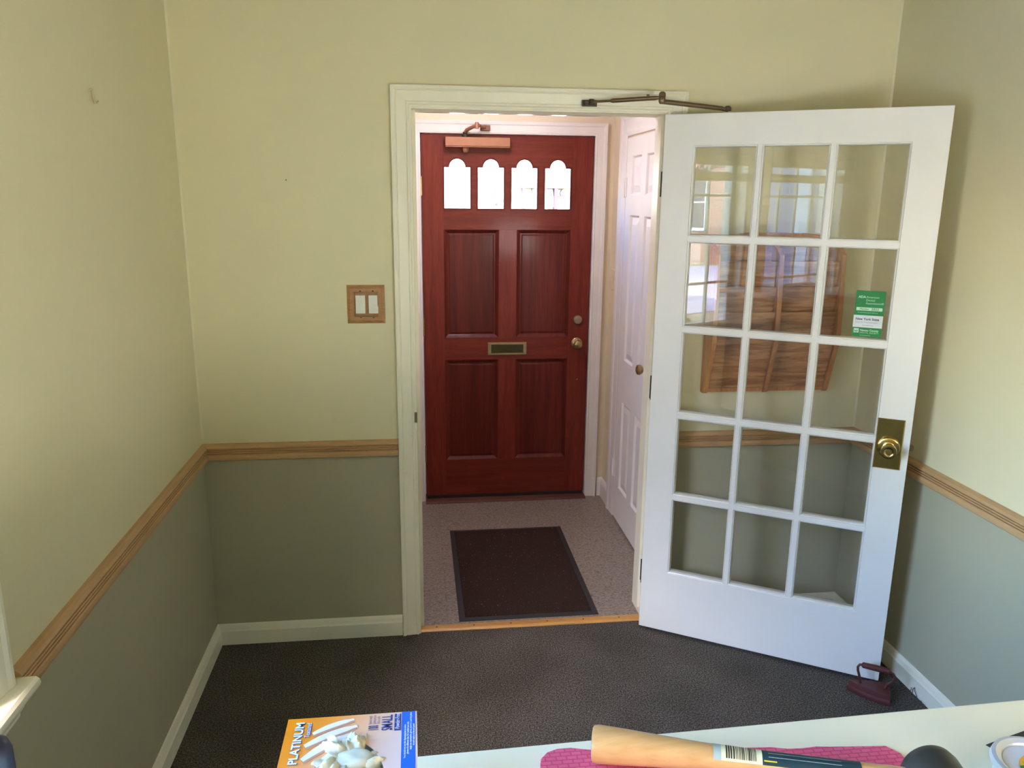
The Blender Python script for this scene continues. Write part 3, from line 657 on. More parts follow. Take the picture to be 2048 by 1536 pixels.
# ------------------------------------------------------------------ flat iron used as a doorstop
Tt = Vector((2.352,-.552,0)); Mh = Vector((2.475,-.630,0)); ax = (Mh-Tt).normalized(); pr = Vector((-ax.y,ax.x,0)); L = (Mh-Tt).length; hw = .043
t = thing('flat_iron', 'old maroon cast flat iron propping the foot of the glass door', 'iron', tuple((Tt+Mh)/2))
outl = []
for k in range(11):
    s = k/10; outl.append((L*s, hw*math.sin(min(1,s*1.02)*math.pi/2)**.85 if s>0 else 0))
outl = outl + [(L, -hw)] + [(L*s, -hw*math.sin(min(1,s*1.02)*math.pi/2)**.85) for s in [k/10 for k in range(9,0,-1)]]
b = new_bm(); rings = []
for (sc, z) in ((.965,.0),(1.0,.004),(1.0,.016),(.955,.020),(.94,.024),(.93,.036),(.90,.041)):
    rings.append([b.verts.new(Tt + ax*((u-L*.55)*sc+L*.55) + pr*(v*sc) + Vector((0,0,z))) for u,v in outl])
n = len(outl)
for r0, r1 in zip(rings, rings[1:]):
    for i in range(n): b.faces.new((r0[i],r0[(i+1)%n],r1[(i+1)%n],r1[i]))
b.faces.new(rings[0][::-1]); b.faces.new(rings[-1])
obj('base', b, M['iron'], t, smooth=True, angle=30)
P = lambda u,v,z: Tt + ax*u + pr*v + Vector((0,0,z))
b = new_bm(); tube(b, [P(L*.30,0,.040),P(L*.27,0,.062),P(L*.21,0,.088),P(L*.20,0,.102),P(L*.24,0,.112),P(L*.32,0,.113)], .0045, 10); obj('handle_bar', b, M['iron'], t, smooth=True)
b = new_bm(); tube(b, [P(L*.86,0,.040),P(L*.90,0,.058),P(L*1.02,0,.078),P(L*1.05,0,.095),P(L*1.0,0,.106),P(L*.90,0,.111)], .0045, 10); obj('handle_bar', b, M['iron'], t, smooth=True)
b = new_bm(); tube(b, [P(L*.28,0,.113),P(L*.31,0,.113),P(L*.6,0,.113),P(L*.90,0,.111),P(L*.93,0,.111)], [.006,.0105,.0115,.0105,.006], 14); obj('grip', b, M['iron'], t, smooth=True)
# loose carpet threads by the right baseboard
b = new_bm()
tube(b, [(2.582,-.60,.002),(2.578,-.605,.02),(2.580,-.61,.03),(2.576,-.618,.022),(2.579,-.63,.004)], .0012, 6); tube(b, [(2.575,-.64,.002),(2.574,-.66,.010),(2.572,-.69,.002)], .0010, 6); tube(b, [(2.579,-.59,.001),(2.577,-.597,.016),(2.5745,-.60,.024)], .0012, 6)
tag(obj('carpet_thread', b, M['carpet'], smooth=True), 'frayed carpet threads curling up the right baseboard', 'threads', kind='stuff')

# ------------------------------------------------------------------ counter in the foreground
CTZ = 1.14
t = thing('counter', 'cream laminate counter top across the foreground', 'counter', (1.4,-2.45,0))
edge = lambda x: -2.1655 + (x-.806)*(.0215/.758)
b = new_bm()
pts = [(.14,edge(.14)),(XR-.001,edge(XR)),(XR-.001,-2.72),(.14,-2.72)]
prism(b, pts, lambda x,y,z: Vector((x,y,z)), CTZ-.03, CTZ); obj('counter_top', b, M['laminate'], t, bevel=.003)
b = new_bm(); prism(b, [(.19,edge(.19)-.06),(XR-.026,edge(XR)-.06),(XR-.026,-2.45),(.19,-2.45)], lambda x,y,z: Vector((x,y,z)), 0.0, CTZ-.03); obj('front_panel', b, M['sage'], t)

# glove box
GX0, GX1, GY0, GY1, GZ0, GZ1 = .668, .801, -2.437, -2.197, CTZ, CTZ+.080
gb = thing('glove_box', 'orange and white disposable glove box lying on the counter', 'box', ((GX0+GX1)/2,(GY0+GY1)/2,CTZ))
m = Mat('glove_box_print'); sep = m.node('ShaderNodeSeparateXYZ'); m.l.new(m.coord(), sep.inputs[0])
mr = m.node('ShaderNodeMath', operation='MULTIPLY_ADD'); mr.inputs[1].default_value = -.55; m.l.new(sep.outputs['Y'], mr.inputs[0]); m.l.new(sep.outputs['X'], mr.inputs[2])
sc_ = m.node('ShaderNodeMapRange'); sc_.inputs['From Min'].default_value = -.125; sc_.inputs['From Max'].default_value = .075; m.l.new(mr.outputs[0], sc_.inputs['Value'])
m.color(m.ramp(sc_.outputs['Result'], [(.0,srgb(250,140,12)),(.2,srgb(252,150,50)),(.42,srgb(240,182,140)),(.62,srgb(238,200,180)),(1,srgb(236,214,206))])); m.set(.35,0,.4,.2)
GPR = m.m
WPL = plain('glove_box_white', srgb(232,232,228), .45); BLU = plain('glove_box_blue', srgb(28,106,206), .35); INK = plain('glove_box_navy_ink', srgb(52,62,130), .4); WINK = plain('glove_box_white_ink', srgb(246,244,246), .4)
yo = (GY0+GY1)/2; oc = ((GX0+.064), GY1-.108); orx, ory = .034, .066
b = new_bm()
hole = [(oc[0]+.006+orx*math.cos(a), oc[1]+ory*math.sin(a)) for a in [2*math.pi*k/40 for k in range(40)]]
plate_holes(b, [(GX0,GY0),(GX1,GY0),(GX1,GY1),(GX0,GY1)], [hole], .001, Matrix.Translation((0,0,GZ1-.0005)))
obj('top_panel', b, GPR, gb)
b = new_bm(); box(b, GX0, GX1, GY0, GY1, GZ0, GZ0+.001); box(b, GX0, GX0+.001, GY0, GY1, GZ0, GZ1-.001); box(b, GX1-.001, GX1, GY0, GY1, GZ0, GZ1-.001); box(b, GX0+.001, GX1-.001, GY0, GY0+.001, GZ0, GZ1-.001); box(b, GX0+.001, GX1-.001, GY1-.001, GY1, GZ0, GZ1-.001)
obj('carton', b, WPL, gb)
zt = GZ1+.0002
b = new_bm(); box(b, GX1-.0155, GX1-.0015, GY0, GY1, GZ1-.0001, zt); bl = obj('blue_band', b, BLU, gb)
# printed hand: pale fingers over the orange
b = new_bm()
def finger(x0, y0, x1, y1, w, mi, z):
    a = Vector((x0,y0)); c = Vector((x1,y1)); d_ = (c-a).normalized(); p_ = Vector((-d_.y,d_.x)); pts = []
    Lf = (c-a).length
    for s in [k/10 for k in range(11)]:
        ww = w*(.35+.65*math.sin(math.pi*min(1,.12+s*.75)))*(1 if s < .9 else .75); bend = .05*Lf*math.sin(math.pi*s)
        pts.append(a + d_*Lf*s + p_*(ww+bend))
    for s in [k/10 for k in range(10,-1,-1)]:
        ww = w*(.35+.65*math.sin(math.pi*min(1,.12+s*.75)))*(1 if s < .9 else .75); bend = .05*Lf*math.sin(math.pi*s)
        pts.append(a + d_*Lf*s + p_*(-ww+bend))
    f = b.faces.new([b.verts.new((p.x,p.y,z)) for p in pts]); f.material_index = mi
    if f.normal.z < 0: f.normal_flip()
fl = [(.028,-.026,.068,-.007,.0035),(.022,-.044,.072,-.018,.0042),(.022,-.064,.066,-.030,.0046),(.036,-.074,.075,-.040,.0044)]
for (xa,ya,xb,yb,w) in fl:
    finger(GX0+xa+.0008, GY1+ya-.003, GX0+xb, GY1+yb-.003, w*1.12, 1, zt+.00005)
    finger(GX0+xa, GY1+ya, GX0+xb, GY1+yb, w, 0, zt+.0001)
bmesh.ops.recalc_face_normals(b, faces=b.faces)
obj('printed_fingers', b, [plain('print_pale_pink', srgb(244,226,222), .4), plain('print_tan_edge', srgb(206,148,116), .4)], gb, recalc=False)
# lettering, running away from the viewer along the box
def ty(x, y, z=zt): return Matrix.Translation((x,y,z+.0002)) @ Matrix.Rotation(R(90),4,'Z')
b = new_bm()
text_bm(b, 'PLATINUM', .0118, ty(GX0+.0180, GY1-.0705), offset=.0005, width=1.12, mi=1); text_bm(b, 'PLATINUM', .0118, ty(GX0+.0175, GY1-.0700, zt+.0001), width=1.12, offset=.0003, mi=0)
text_bm(b, 'Textured', .0072, ty(GX0+.0255, GY1-.0315), offset=.0004, width=.82, mi=1); text_bm(b, 'Textured', .0072, ty(GX0+.0252, GY1-.0313, zt+.0001), width=.82, mi=0)
obj('title_lettering', b, [WINK, INK], gb, recalc=False); b = new_bm()
text_bm(b, '100', .0145, ty(GX0+.0935, GY1-.0275), width=.38, offset=.0003, mi=1)
for k_, s_ in enumerate(('Gloves by weight','Guantes por peso','Gants au poids')): text_bm(b, s_, .0048, ty(GX0+.0865+.0042*k_, GY1-.0175), width=.42, mi=1)
text_bm(b, 'SMALL', .0152, ty(GX0+.1075, GY1-.0285), width=.56, offset=.0003, mi=1)
text_bm(b, 'Powder-Free', .0066, ty(GX0+.1152, GY1-.0280, zt+.0002), shear=.3, width=.72, mi=0)
b3_ = new_bm(); box(b3_, GX0+.1100, GX0+.1165, GY1-.0295, GY1-.003, zt-.0001, zt+.0002); obj('badge', b3_, INK, gb)
obj('size_lettering', b, [WINK, INK], gb, recalc=False); b = new_bm()
for k in range(4):
    text_bm(b, ('You should not use this dispensing box to store', 'gloves of a different size. For medical use only.', 'single use examination gloves, store in a cool dry place', 'lot and expiry on the end panel')[k], .0026, ty(GX1-.0112+k*.0029, GY1-.072+.006*k, zt+.0001), mi=0, offset=.00008)
obj('lettering', b, [WINK, INK], bl, recalc=False)
# crumpled gloves pulled out of the opening
LAT = Mat('latex_cream'); v = LAT.coord(); LAT.color(LAT.ramp(LAT.noise(v, 60, 4), [(.3, (.62,.58,.40,1)), (.7, (.74,.71,.56,1))])); LAT.set(.45, 0, .35)
LAT.b.inputs['Subsurface Weight'].default_value = .08; LAT.b.inputs['Subsurface Radius'].default_value = (.01,.008,.005)
def crumple(cx, cy, cz, rx, ry_, rz_, seed, label):
    rnd = random.Random(seed); b = new_bm()
    def sheet(p, d_, up_, L_, w_, curl, tw):
        n_ = 14; k_ = 6; side_ = d_.cross(up_).normalized(); g = []; q = p.copy(); dd = d_.copy(); uu = up_.copy()
        for i in range(n_+1):
            row = []
            for k in range(k_+1):
                t_ = (k/k_-.5); wob = .0032*math.sin(t_*9+i*.55+seed)*(.4+i/n_)
                ww = w_*(1-.35*abs(i/n_-.4))
                row.append(b.verts.new(q + side_*(t_*ww) + uu*(wob - .9*abs(t_)*ww*.35)))
            g.append(row)
            rot = Matrix.Rotation(curl*(0.5+i/n_)/n_, 3, side_) @ Matrix.Rotation(tw/n_, 3, dd)
            dd = (rot @ dd).normalized(); uu = (rot @ uu).normalized(); side_ = dd.cross(uu).normalized(); q = q + dd*(L_/n_)
        for i in range(n_):
            for k in range(k_): b.faces.new((g[i][k],g[i][k+1],g[i+1][k+1],g[i+1][k]))
    for k in range(7):
        a = rnd.uniform(0, 6.28); p = Vector((cx+rx*.55*math.cos(a)*rnd.random(), cy+ry_*.55*math.sin(a)*rnd.random(), cz-.006))
        d_ = Vector((math.cos(a)*.8, math.sin(a)*.8, rnd.uniform(.55,1.0))).normalized(); up_ = d_.orthogonal().normalized()
        up_ = (Vector((-math.cos(a),-math.sin(a),.6)) - d_*d_.dot(Vector((-math.cos(a),-math.sin(a),.6)))).normalized()
        sheet(p, d_, up_, rnd.uniform(.026,.038), rnd.uniform(.018,.027), -rnd.uniform(1.6,2.8), rnd.uniform(-.7,.7))
    bmesh.ops.recalc_face_normals(b, faces=b.faces)
    bot = bmesh.ops.create_icosphere(b, subdivisions=3, radius=1)['verts']
    for v_ in bot: n_ = v_.co.copy(); v_.co = Vector((cx+n_.x*rx*.9, cy+n_.y*ry_*.9, cz-.004+n_.z*rz_*.5*(1+.25*math.sin(n_.x*5+seed)*math.cos(n_.y*6))))
    o = tag(obj('latex_glove', b, LAT.m, smooth=True, angle=70, recalc=False), label, 'glove', 'gloves in the dispenser opening')
    so = o.modifiers.new('thickness', 'SOLIDIFY'); so.thickness = .0006
    return o
crumple(oc[0]+.008, GY1-.066, GZ1+.003, .022, .016, .010, 3, 'cream latex glove bunched at the far end of the box opening')
crumple(oc[0]+.004, GY1-.104, GZ1+.003, .026, .020, .012, 11, 'cream latex glove spilling from the middle of the box opening')

# pink woven cloth
m = Mat('pink_woven_cloth'); v = m.coord()
br = m.node('ShaderNodeTexBrick'); br.inputs['Scale'].default_value = 1; br.inputs['Brick Width'].default_value = .012; br.inputs['Row Height'].default_value = .0062; br.inputs['Mortar Size'].default_value = .0011; br.inputs['Mortar Smooth'].default_value = .8
br.inputs['Color1'].default_value = srgb(228,104,136); br.inputs['Color2'].default_value = srgb(222,96,126); br.inputs['Mortar'].default_value = srgb(198,74,106); m.l.new(v, br.inputs['Vector'])
m.color(br.outputs['Color']); m.bump(br.outputs['Fac'], -.5, .002); m.set(.8, 0, .2)
b = new_bm()
far = [(.932,-2.215),(.937,-2.190),(.946,-2.180),(.958,-2.1755),(.974,-2.1755),(.995,-2.181),(1.05,-2.188),(1.12,-2.193),(1.17,-2.1965),(1.202,-2.199),(1.22,-2.2035),(1.237,-2.2045),(1.255,-2.2035),(1.27,-2.2055),(1.31,-2.209),(1.335,-2.211),(1.345,-2.225)]
near = [(1.345,-2.45),(.93,-2.45)]
prism(b, far+near, lambda x,y,z: Vector((x,y,z)), CTZ+.0003, CTZ+.0035)
tag(obj('woven_cloth', b, m.m, bevel=.001), 'pink woven cloth lying on the counter under the mallet', 'cloth')

# rubber mallet
ml = thing('mallet', 'rubber mallet with pale wooden handle and black head on pink cloth', 'mallet', (1.2,-2.25,CTZ))
p0 = Vector((.9935,-2.197,CTZ+.024)); p1 = Vector((1.302,-2.297,CTZ+.033)); hd = (p1-p0).normalized(); hs = Vector((-hd.y,hd.x,0)); hu = hd.cross(hs)
if hu.z < 0: hu = -hu
b = new_bm(); rings = []; Lh = (p1-p0).length
prof = [(0,.0165,.0165),(.004,.0190,.0192),(.02,.0200,.0203),(.10,.0188,.0190),(.22,.0165,.0165),(.36,.0142,.0138),(.50,.0128,.0120),(.75,.0120,.0115),(1.0,.0120,.0115)]
for (s,ra,rb) in prof:
    rings.append([b.verts.new(p0+hd*Lh*s + hs*(ra*math.cos(2*math.pi*k/28)) + hu*(rb*math.sin(2*math.pi*k/28))) for k in range(28)])
for r0, r1 in zip(rings, rings[1:]):
    for k in range(28): b.faces.new((r0[k],r0[(k+1)%28],r1[(k+1)%28],r1[k]))
b.faces.new(rings[0][::-1]); b.faces.new(rings[-1])
mm_ = Mat('varnished_ash'); mm_.color(mm_.ramp(mm_.noise(mm_.coord((1.5,14,14)), 9, 5, .6), [(.3, srgb(200,148,90)), (.7, srgb(214,166,108))])); mm_.set(.28, 0, .5, .5, .12); MW = mm_.m
obj('handle', b, MW, ml, smooth=True, angle=50)
# label wrapped over the top of the handle
def hr(s):
    for (a,ra,rb),(c,rc,rd) in zip(prof, prof[1:]):
        if a <= s <= c: q = (s-a)/(c-a); return ra+(rc-ra)*q, rb+(rd-rb)*q
def wrap(bm_, s0, s1, a0, a1, off, mi, ns=8, na=10):
    g = []
    for i in range(ns+1):
        s = s0+(s1-s0)*i/ns; ra, rb = hr(s)
        g.append([bm_.verts.new(p0+hd*Lh*s + hs*((ra+off)*math.cos(a0+(a1-a0)*k/na)) + hu*((rb+off)*math.sin(a0+(a1-a0)*k/na))) for k in range(na+1)])
    for i in range(ns):
        for k in range(na): bm_.faces.new((g[i][k],g[i][k+1],g[i+1][k+1],g[i+1][k])).material_index = mi
b = new_bm()
A0, A1 = R(35), R(150)
wrap(b, .40, .425, A0, A1, .0005, 3); wrap(b, .425, .555, A0, A1, .0005, 0); wrap(b, .555, .86, A0, A1, .0005, 1)
sb = .44; rnd = random.Random(5)
while sb < .535:
    wbar = rnd.choice((.0018,.0030,.0045)); wrap(b, sb, sb+wbar, R(60), R(138), .0007, 2, 1, 8); sb += wbar + rnd.choice((.002,.003,.004))
for k in range(3): wrap(b, .575+.0, .80, R(66+k*22), R(68.5+k*22), .0007, 3, 8, 1)
wrap(b, .56, .60, R(128), R(134), .0007, 4, 3, 1)
lb = obj('label', b, [plain('label_cream', srgb(226,214,170), .4), plain('label_teal', srgb(24,54,62), .35), plain('label_bar_ink', srgb(40,36,32), .5), plain('label_silver', srgb(168,180,172), .4), plain('label_yellow', srgb(206,186,40), .4)], ml, smooth=True, recalc=False)
tag(lb, 'cream barcode and dark teal label wrapped round the handle')
b = new_bm(); hc = p1 + hd*.034 + Vector((0,0,.003)); ha = Vector((-hd.y,hd.x,0))*1.0
lathe(b, [(0,-.064),(.022,-.064),(.028,-.058),(.0305,-.048),(.0295,-.03),(.029,-.015),(.0295,.0),(.0305,.016),(.029,.025),(.023,.031),(0,.032)], (hc.x-.006,hc.y-.004,CTZ+.0345), Vector((.12,1,0)), 40)
hdm = Mat('black_mallet_rubber'); hdm.color(hdm.ramp(hdm.noise(hdm.coord(), 25, 4), [(.3,(.018,.017,.016,1)),(.7,(.035,.034,.031,1))])); hdm.set(.42,0,.5)
obj('head', b, hdm.m, ml, smooth=True, angle=50)

# round clear-lidded tub on the right, with a black card under it
b = new_bm(); prism(b, [(1.4545,-2.2195),(1.535,-2.197),(1.56,-2.29),(1.475,-2.26)], lambda x,y,z: Vector((x,y,z)), CTZ+.0002, CTZ+.0012)
tag(obj('black_card', b, plain('black_card_stock', (.03,.03,.032,1), .5)), 'corner of a black card under the round silver-rimmed tub', 'card')
tb = thing('tub', 'round silver-rimmed tub with green and orange label at the counter right', 'tub', (1.462,-2.285,CTZ+.0012))
tc_ = Vector((1.4620,-2.2850,CTZ+.0012)); tr_ = .044; th_ = .62
b = new_bm(); lathe(b, [(0,0),(tr_-.004,0),(tr_-.003,.018),(0,.018)], tc_, (0,0,1), 48); obj('body', b, plain('tub_white_plastic', srgb(214,216,222), .3), tb, smooth=True)
b = new_bm(); lathe(b, [(tr_-.008,.018),(tr_,.018),(tr_+.0015,.022),(tr_,.027),(tr_-.004,.028),(tr_-.009,.025),(tr_-.010,.0225)], tc_, (0,0,1), 48); obj('rim', b, plain('silver_rim', (.62,.63,.66,1), .3, .35), tb, smooth=True)
b = new_bm(); lathe(b, [(0,.018),(tr_-.009,.018),(tr_-.011,.023),(0,.024)], tc_, (0,0,1), 48); obj('lid', b, plain('tub_pale_lid', srgb(222,224,232), .2), tb, smooth=True)
b = new_bm(); rL = .030; lc = tc_ + Vector((.006,-.012,.0242))
def seg_(a0, a1, r, mi, z):
    pts = [lc+Vector((r*math.cos(a0+(a1-a0)*k/24), r*math.sin(a0+(a1-a0)*k/24), z)) for k in range(25)]
    f = b.faces.new([b.verts.new(p) for p in pts]); f.material_index = mi
seg_(0, 2*math.pi*.9999, rL, 0, 0.0); seg_(R(28), R(152), rL, 1, .0002)
box(b, lc.x-.0195, lc.x-.0175, lc.y-.020, lc.y+.020, lc.z+.0001, lc.z+.0004, 2)
obj('label', b, [plain('tub_label_green', srgb(32,140,84), .35), plain('tub_label_orange', srgb(238,170,50), .35), plain('tub_label_lime', srgb(160,200,70), .35)], tb)

# dark navy bottle at the far left of the counter
t = thing('bottle', 'dark navy round-topped bottle at the left end of the counter', 'bottle', (.4105,-2.263,CTZ))
nb = plain('navy_plastic', (.018,.022,.042,1), .35)
b = new_bm(); bc = (.4105,-2.263,CTZ)
lathe(b, [(0,0),(.021,0),(.023,.003),(.023,.060),(.019,.072),(.014,.078),(0,.078)], bc, (0,0,1), 32); obj('body', b, nb, t, smooth=True)
b = new_bm(); lathe(b, [(.0,.076),(.019,.078),(.0205,.085),(.0205,.112),(.018,.120),(.011,.1255),(0,.1265)], bc, (0,0,1), 32); obj('cap', b, nb, t, smooth=True)

# ------------------------------------------------------------------ outdoors (seen in the reflections and through the front door)
GZ = -.45
def flat(name, c, rough=.8): return paint(name, c, rough, .08, .2, 2)
b = new_bm(); box(b, -40, -.25, -40, 30, GZ-.3, GZ); box(b, -.25, 12, D+.5, 30, GZ-.3, GZ); box(b, -.25, 12, -40, REAR-.2, GZ-.3, GZ)
struct('ground', b, flat('dry_lawn', srgb(140,138,96)), 'lawn and yard outside the house', 'lawn')
b = new_bm(); prism(b, [(-6.2,-40),(-5.0,-40),(-4.2,8),(-5.4,8)], lambda x,y,z: Vector((x,y,z)), GZ, GZ+.03); struct('pavement', b, flat('concrete_walk', srgb(214,210,204)), 'pale sidewalk beyond the windows', 'sidewalk')
b = new_bm(); prism(b, [(-14.5,-40),(-7.2,-40),(-6.4,8),(-13.7,8)], lambda x,y,z: Vector((x,y,z)), GZ, GZ+.02); struct('road', b, flat('asphalt_grey', srgb(176,174,180)), 'grey road beyond the sidewalk', 'road')
BRK = Mat('red_brick'); brn = BRK.node('ShaderNodeTexBrick'); brn.inputs['Scale'].default_value = 1; brn.inputs['Brick Width'].default_value = .22; brn.inputs['Row Height'].default_value = .075; brn.inputs['Mortar Size'].default_value = .008
brn.inputs['Color1'].default_value = srgb(168,104,86); brn.inputs['Color2'].default_value = srgb(146,84,68); brn.inputs['Mortar'].default_value = srgb(196,180,168)
BRK.l.new(BRK.coord((1,1,1), (R(90),0,0)), brn.inputs['Vector']); BRK.color(brn.outputs['Color']); BRK.set(.85)
OW = flat('white_outdoor_trim', srgb(236,236,238)); SID = flat('lavender_siding', srgb(170,164,184)); DGL = plain('dark_window_glass', (.10,.12,.15,1), .1)
def house(name, label, loc, rz, w, dpt, h, wall, wins_):
    t = thing(name, label, 'house', loc, rz)
    b = new_bm(); box(b, -w/2, w/2, 0, dpt, 0, h); obj('wall', b, wall, t, local=True)
    b = new_bm(); prism(b, [(-.3,h),(dpt+.3,h),(dpt/2,h+dpt*.35)], lambda y,z,x: Vector((x,y,z)), -w/2-.3, w/2+.3); obj('roof', b, flat('shingle_grey', srgb(120,112,110)), t, local=True)
    for (x, z, ww, hh) in wins_:
        b = new_bm(); box(b, x-ww/2-.1, x+ww/2+.1, -.05, 0, z-.1, z+hh+.1); f = obj('window', b, OW, t, local=True)
        b = new_bm(); box(b, x-ww/2, x-.03, -.06, -.04, z, z+hh/2-.03); box(b, x+.03, x+ww/2, -.06, -.04, z, z+hh/2-.03); box(b, x-ww/2, x-.03, -.06, -.04, z+hh/2+.03, z+hh); box(b, x+.03, x+ww/2, -.06, -.04, z+hh/2+.03, z+hh)
        obj('pane', b, DGL, f, local=True)
    for s_ in (-1,1):
        b = new_bm(); box(b, s_*w/2-.12, s_*w/2+.12, -.06, .1, 0, h); obj('corner_board', b, OW, t, local=True)
    return t
house('brick_house', 'red brick house with white windows across the street', (-14.5,-20,GZ), R(112), 14, 8, 6, BRK.m, [(-4,1.2,1.1,1.7),(-1,1.2,1.1,1.7),(2,1.2,1.1,1.7),(5,1.2,1.1,1.7),(-4,3.9,1.1,1.5),(0,3.9,1.1,1.5),(4,3.9,1.1,1.5)])
house('siding_house', 'lavender grey sided house next door', (-1.9,-10.0,GZ), R(140), 3.6, 4, 5.5, SID, [(-.9,1.5,.8,1.6),(.8,1.5,.8,1.6)])
# brick wing of the same building with a white downpipe, beside the first window
b = new_bm(); box(b, -1.60, -.23, -5.6, -4.5, GZ, 3.2); bw = tag(obj('siding_bay', b, SID), 'lavender sided bay with white corner board outside the second window', 'bay', kind='structure')
b = new_bm(); box(b, -1.64, -1.50, -4.52, -4.40, GZ, 3.2); box(b, -.95, -.80, -4.50, -4.46, GZ, 3.2); obj('corner_board', b, OW, bw)
# bushes and a bare tree
def bush(x, y, r, h, col, label, seed, nm='bush'):
    rnd = random.Random(seed); b = new_bm()
    for k in range(420):
        th, ph = rnd.uniform(0,6.283), math.acos(rnd.uniform(-.2,1)); q = rnd.uniform(.6,1.0)
        c_ = Vector((x+r*q*math.sin(ph)*math.cos(th), y+r*q*math.sin(ph)*math.sin(th), GZ+.12+h*q*max(0,math.cos(ph))*.9))
        d_ = Vector((rnd.uniform(-1,1),rnd.uniform(-1,1),rnd.uniform(0,1.2))).normalized(); s_ = d_.orthogonal().normalized()*.022; l_ = rnd.uniform(.09,.17)
        v4 = [b.verts.new(c_-d_*l_/2), b.verts.new(c_+s_), b.verts.new(c_+d_*l_/2), b.verts.new(c_-s_)]; b.faces.new(v4)
    t = thing(nm, label, 'bush', (x,y,GZ))
    obj('foliage', b, plain('leaf_%d' % seed, col, .6), t, recalc=False)
    b = new_bm()
    for k in range(7): tube(b, [(x,y,GZ),(x+rnd.uniform(-.5,.5)*r,y+rnd.uniform(-.5,.5)*r,GZ+h*.7)], [.015,.006], 6)
    obj('stem', b, plain('stem_%d' % seed, srgb(96,76,60), .8), t)
bush(-1.30, -3.10, .40, 1.15, srgb(168,172,96), 'pale green spiky bush just outside the first window', 21)
bush(-1.95, -4.02, .30, 1.15, srgb(150,110,84), 'russet leafless shrub beside the brick bay', 22)
bush(-7.2, -13.5, .9, 1.5, srgb(196,190,70), 'yellow-green bush in front of the brick house', 23)
rnd = random.Random(9); b = new_bm()
def limb(p, d_, l_, r_, n_):
    q = p + d_*l_; mid = p.lerp(q,.5)+Vector((rnd.uniform(-.06,.06),rnd.uniform(-.06,.06),0))*l_; tube(b, [p, mid, q], [r_, r_*.8, r_*.62], 6)
    if n_ == 0: return
    for k in range(3):
        limb(p.lerp(q, rnd.uniform(.55,1)), (d_+Vector((rnd.uniform(-.8,.8),rnd.uniform(-.8,.8),rnd.uniform(-.2,.5)))).normalized(), l_*.68, r_*.55, n_-1)
limb(Vector((-8.6,-9.2,GZ)), Vector((0,0,1)), 2.2, .16, 4)
tag(obj('bare_tree', b, plain('bark_grey', srgb(110,96,90), .9), smooth=True), 'bare grey tree between the window and the brick house', 'tree')
# white shopfront across from the front door
t = thing('shop_front', 'white building with pink framed windows beyond the front door', 'building', (3.5,9.5,GZ))
b = new_bm(); box(b, -8, 12, 9.5, 12, GZ, 5.5); obj('wall', b, flat('white_stucco', (.34,.34,.335,1)), t)
PK = flat('pink_frame', (.034,.009,.024,1)); BG = plain('shop_pane_blue', (.024,.026,.034,1), .6)
PK2 = flat('pale_pink_panel', (.042,.031,.039,1)); HD = flat('grey_header', (.026,.026,.025,1))
for (xa, xb, zb0, zb1, px0, px1, pz0, pz1, mp) in ((2.008,2.048,1.58,1.87, 2.05,2.105,1.63,1.87,BG), (2.455,2.505,1.55,1.87, 2.505,2.66,1.748,1.765,PK), (2.955,3.01,1.55,1.87, 3.01,3.19,1.74,1.758,PK)):
    b = new_bm(); box(b, xa, xb, 9.40, 9.5, zb0, zb1); f = obj('window_frame', b, PK, t)
    b = new_bm(); box(b, px0, px1, 9.42, 9.5, pz0, pz1); obj('pane', b, mp, f)
for (xa, xb, za, zb_) in ((2.34,2.67,1.868,1.880),(2.83,3.20,1.868,1.882)): b = new_bm(); box(b, xa, xb, 9.40, 9.5, za, zb_); obj('header', b, HD, t)
for (xa, xb, za, zb_, mm2) in ((2.61,2.65,1.775,1.865,BG),(2.86,2.955,1.58,1.752,PK2),(2.85,2.93,1.775,1.865,BG),(2.06,2.10,1.60,1.79,PK2)): b = new_bm(); box(b, xa, xb, 9.43, 9.5, za, zb_); obj('shop_panel', b, mm2, t)
b = new_bm(); prism(b, [(3.06,1.765),(3.13,1.765),(3.14,1.80),(3.115,1.84),(3.095,1.86),(3.075,1.84),(3.05,1.80)], lambda x,z,y: Vector((x,y,z)), 9.42, 9.5); obj('shop_panel', b, BG, t)

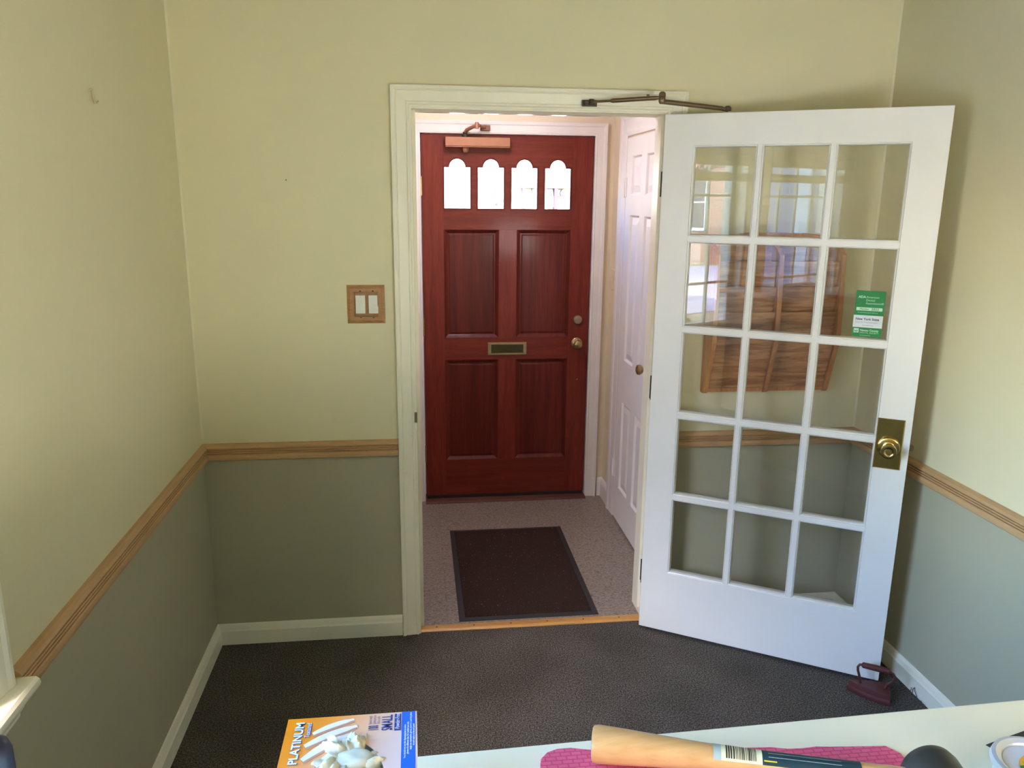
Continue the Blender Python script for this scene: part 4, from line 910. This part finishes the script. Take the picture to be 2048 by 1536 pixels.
# ------------------------------------------------------------------ light
w = bpy.data.worlds.new('sky'); bpy.context.scene.world = w; w.use_nodes = True; nt = w.node_tree
sky = nt.nodes.new('ShaderNodeTexSky'); sky.sky_type = 'NISHITA'; sky.sun_disc = False; sky.sun_elevation = R(42); sky.sun_rotation = R(200); sky.air_density = 1.0; sky.dust_density = 2.0; sky.ozone_density = 1.0
bg = nt.nodes['Background']; bg.inputs['Strength'].default_value = 1.1
hs_ = nt.nodes.new('ShaderNodeHueSaturation'); hs_.inputs['Saturation'].default_value = 1.65
nt.links.new(sky.outputs[0], hs_.inputs['Color']); nt.links.new(hs_.outputs[0], bg.inputs['Color'])
def light(name, kind, loc, energy, col, rot=(0,0,0), **k):
    l = bpy.data.lights.new(name, kind); l.energy = energy; l.color = col
    for a, v in k.items(): setattr(l, a, v)
    o = bpy.data.objects.new(name, l); C.objects.link(o); o.location = loc; o.rotation_euler = rot; return o
light('sun', 'SUN', (5,-8,12), 9.0, (1,.95,.88), (R(48),0,R(60)), angle=R(1.0))
for (y0, y1) in W:
    l = light('window_portal', 'AREA', (-.24,(y0+y1)/2,(WZ0+WZ1)/2), 1, (1,1,1), (0,R(-90),0), shape='RECTANGLE', size=WZ1-WZ0, size_y=y1-y0); l.data.cycles.is_portal = True

# ------------------------------------------------------------------ camera
cam = bpy.data.cameras.new('camera'); co = bpy.data.objects.new('camera', cam); C.objects.link(co)
pitch, yaw, roll = .2354, .1222, .0100
fw = Vector((math.sin(yaw)*math.cos(pitch), math.cos(yaw)*math.cos(pitch), -math.sin(pitch)))
rt_ = Vector((math.cos(yaw), -math.sin(yaw), 0)); up = rt_.cross(fw)
r2 = rt_*math.cos(roll) + up*math.sin(roll); u2 = up*math.cos(roll) - rt_*math.sin(roll)
co.matrix_world = Matrix(((r2.x,u2.x,-fw.x,.8089),(r2.y,u2.y,-fw.y,-2.936),(r2.z,u2.z,-fw.z,1.7547),(0,0,0,1)))
cam.sensor_width = 36; cam.sensor_fit = 'HORIZONTAL'; cam.lens = 1572.34*36/2048; cam.clip_start = .02
sc = bpy.context.scene; sc.camera = co
sc.view_settings.view_transform = 'Standard'; sc.view_settings.look = 'None'; sc.view_settings.gamma = 1; sc.view_settings.use_curve_mapping = False
sc.view_settings.exposure = 2.85
cy = sc.cycles; cy.use_denoising = True; cy.max_bounces = 14; cy.diffuse_bounces = 7; cy.glossy_bounces = 6; cy.transparent_max_bounces = 24; cy.sample_clamp_indirect = 20; cy.caustics_reflective = False; cy.caustics_refractive = False
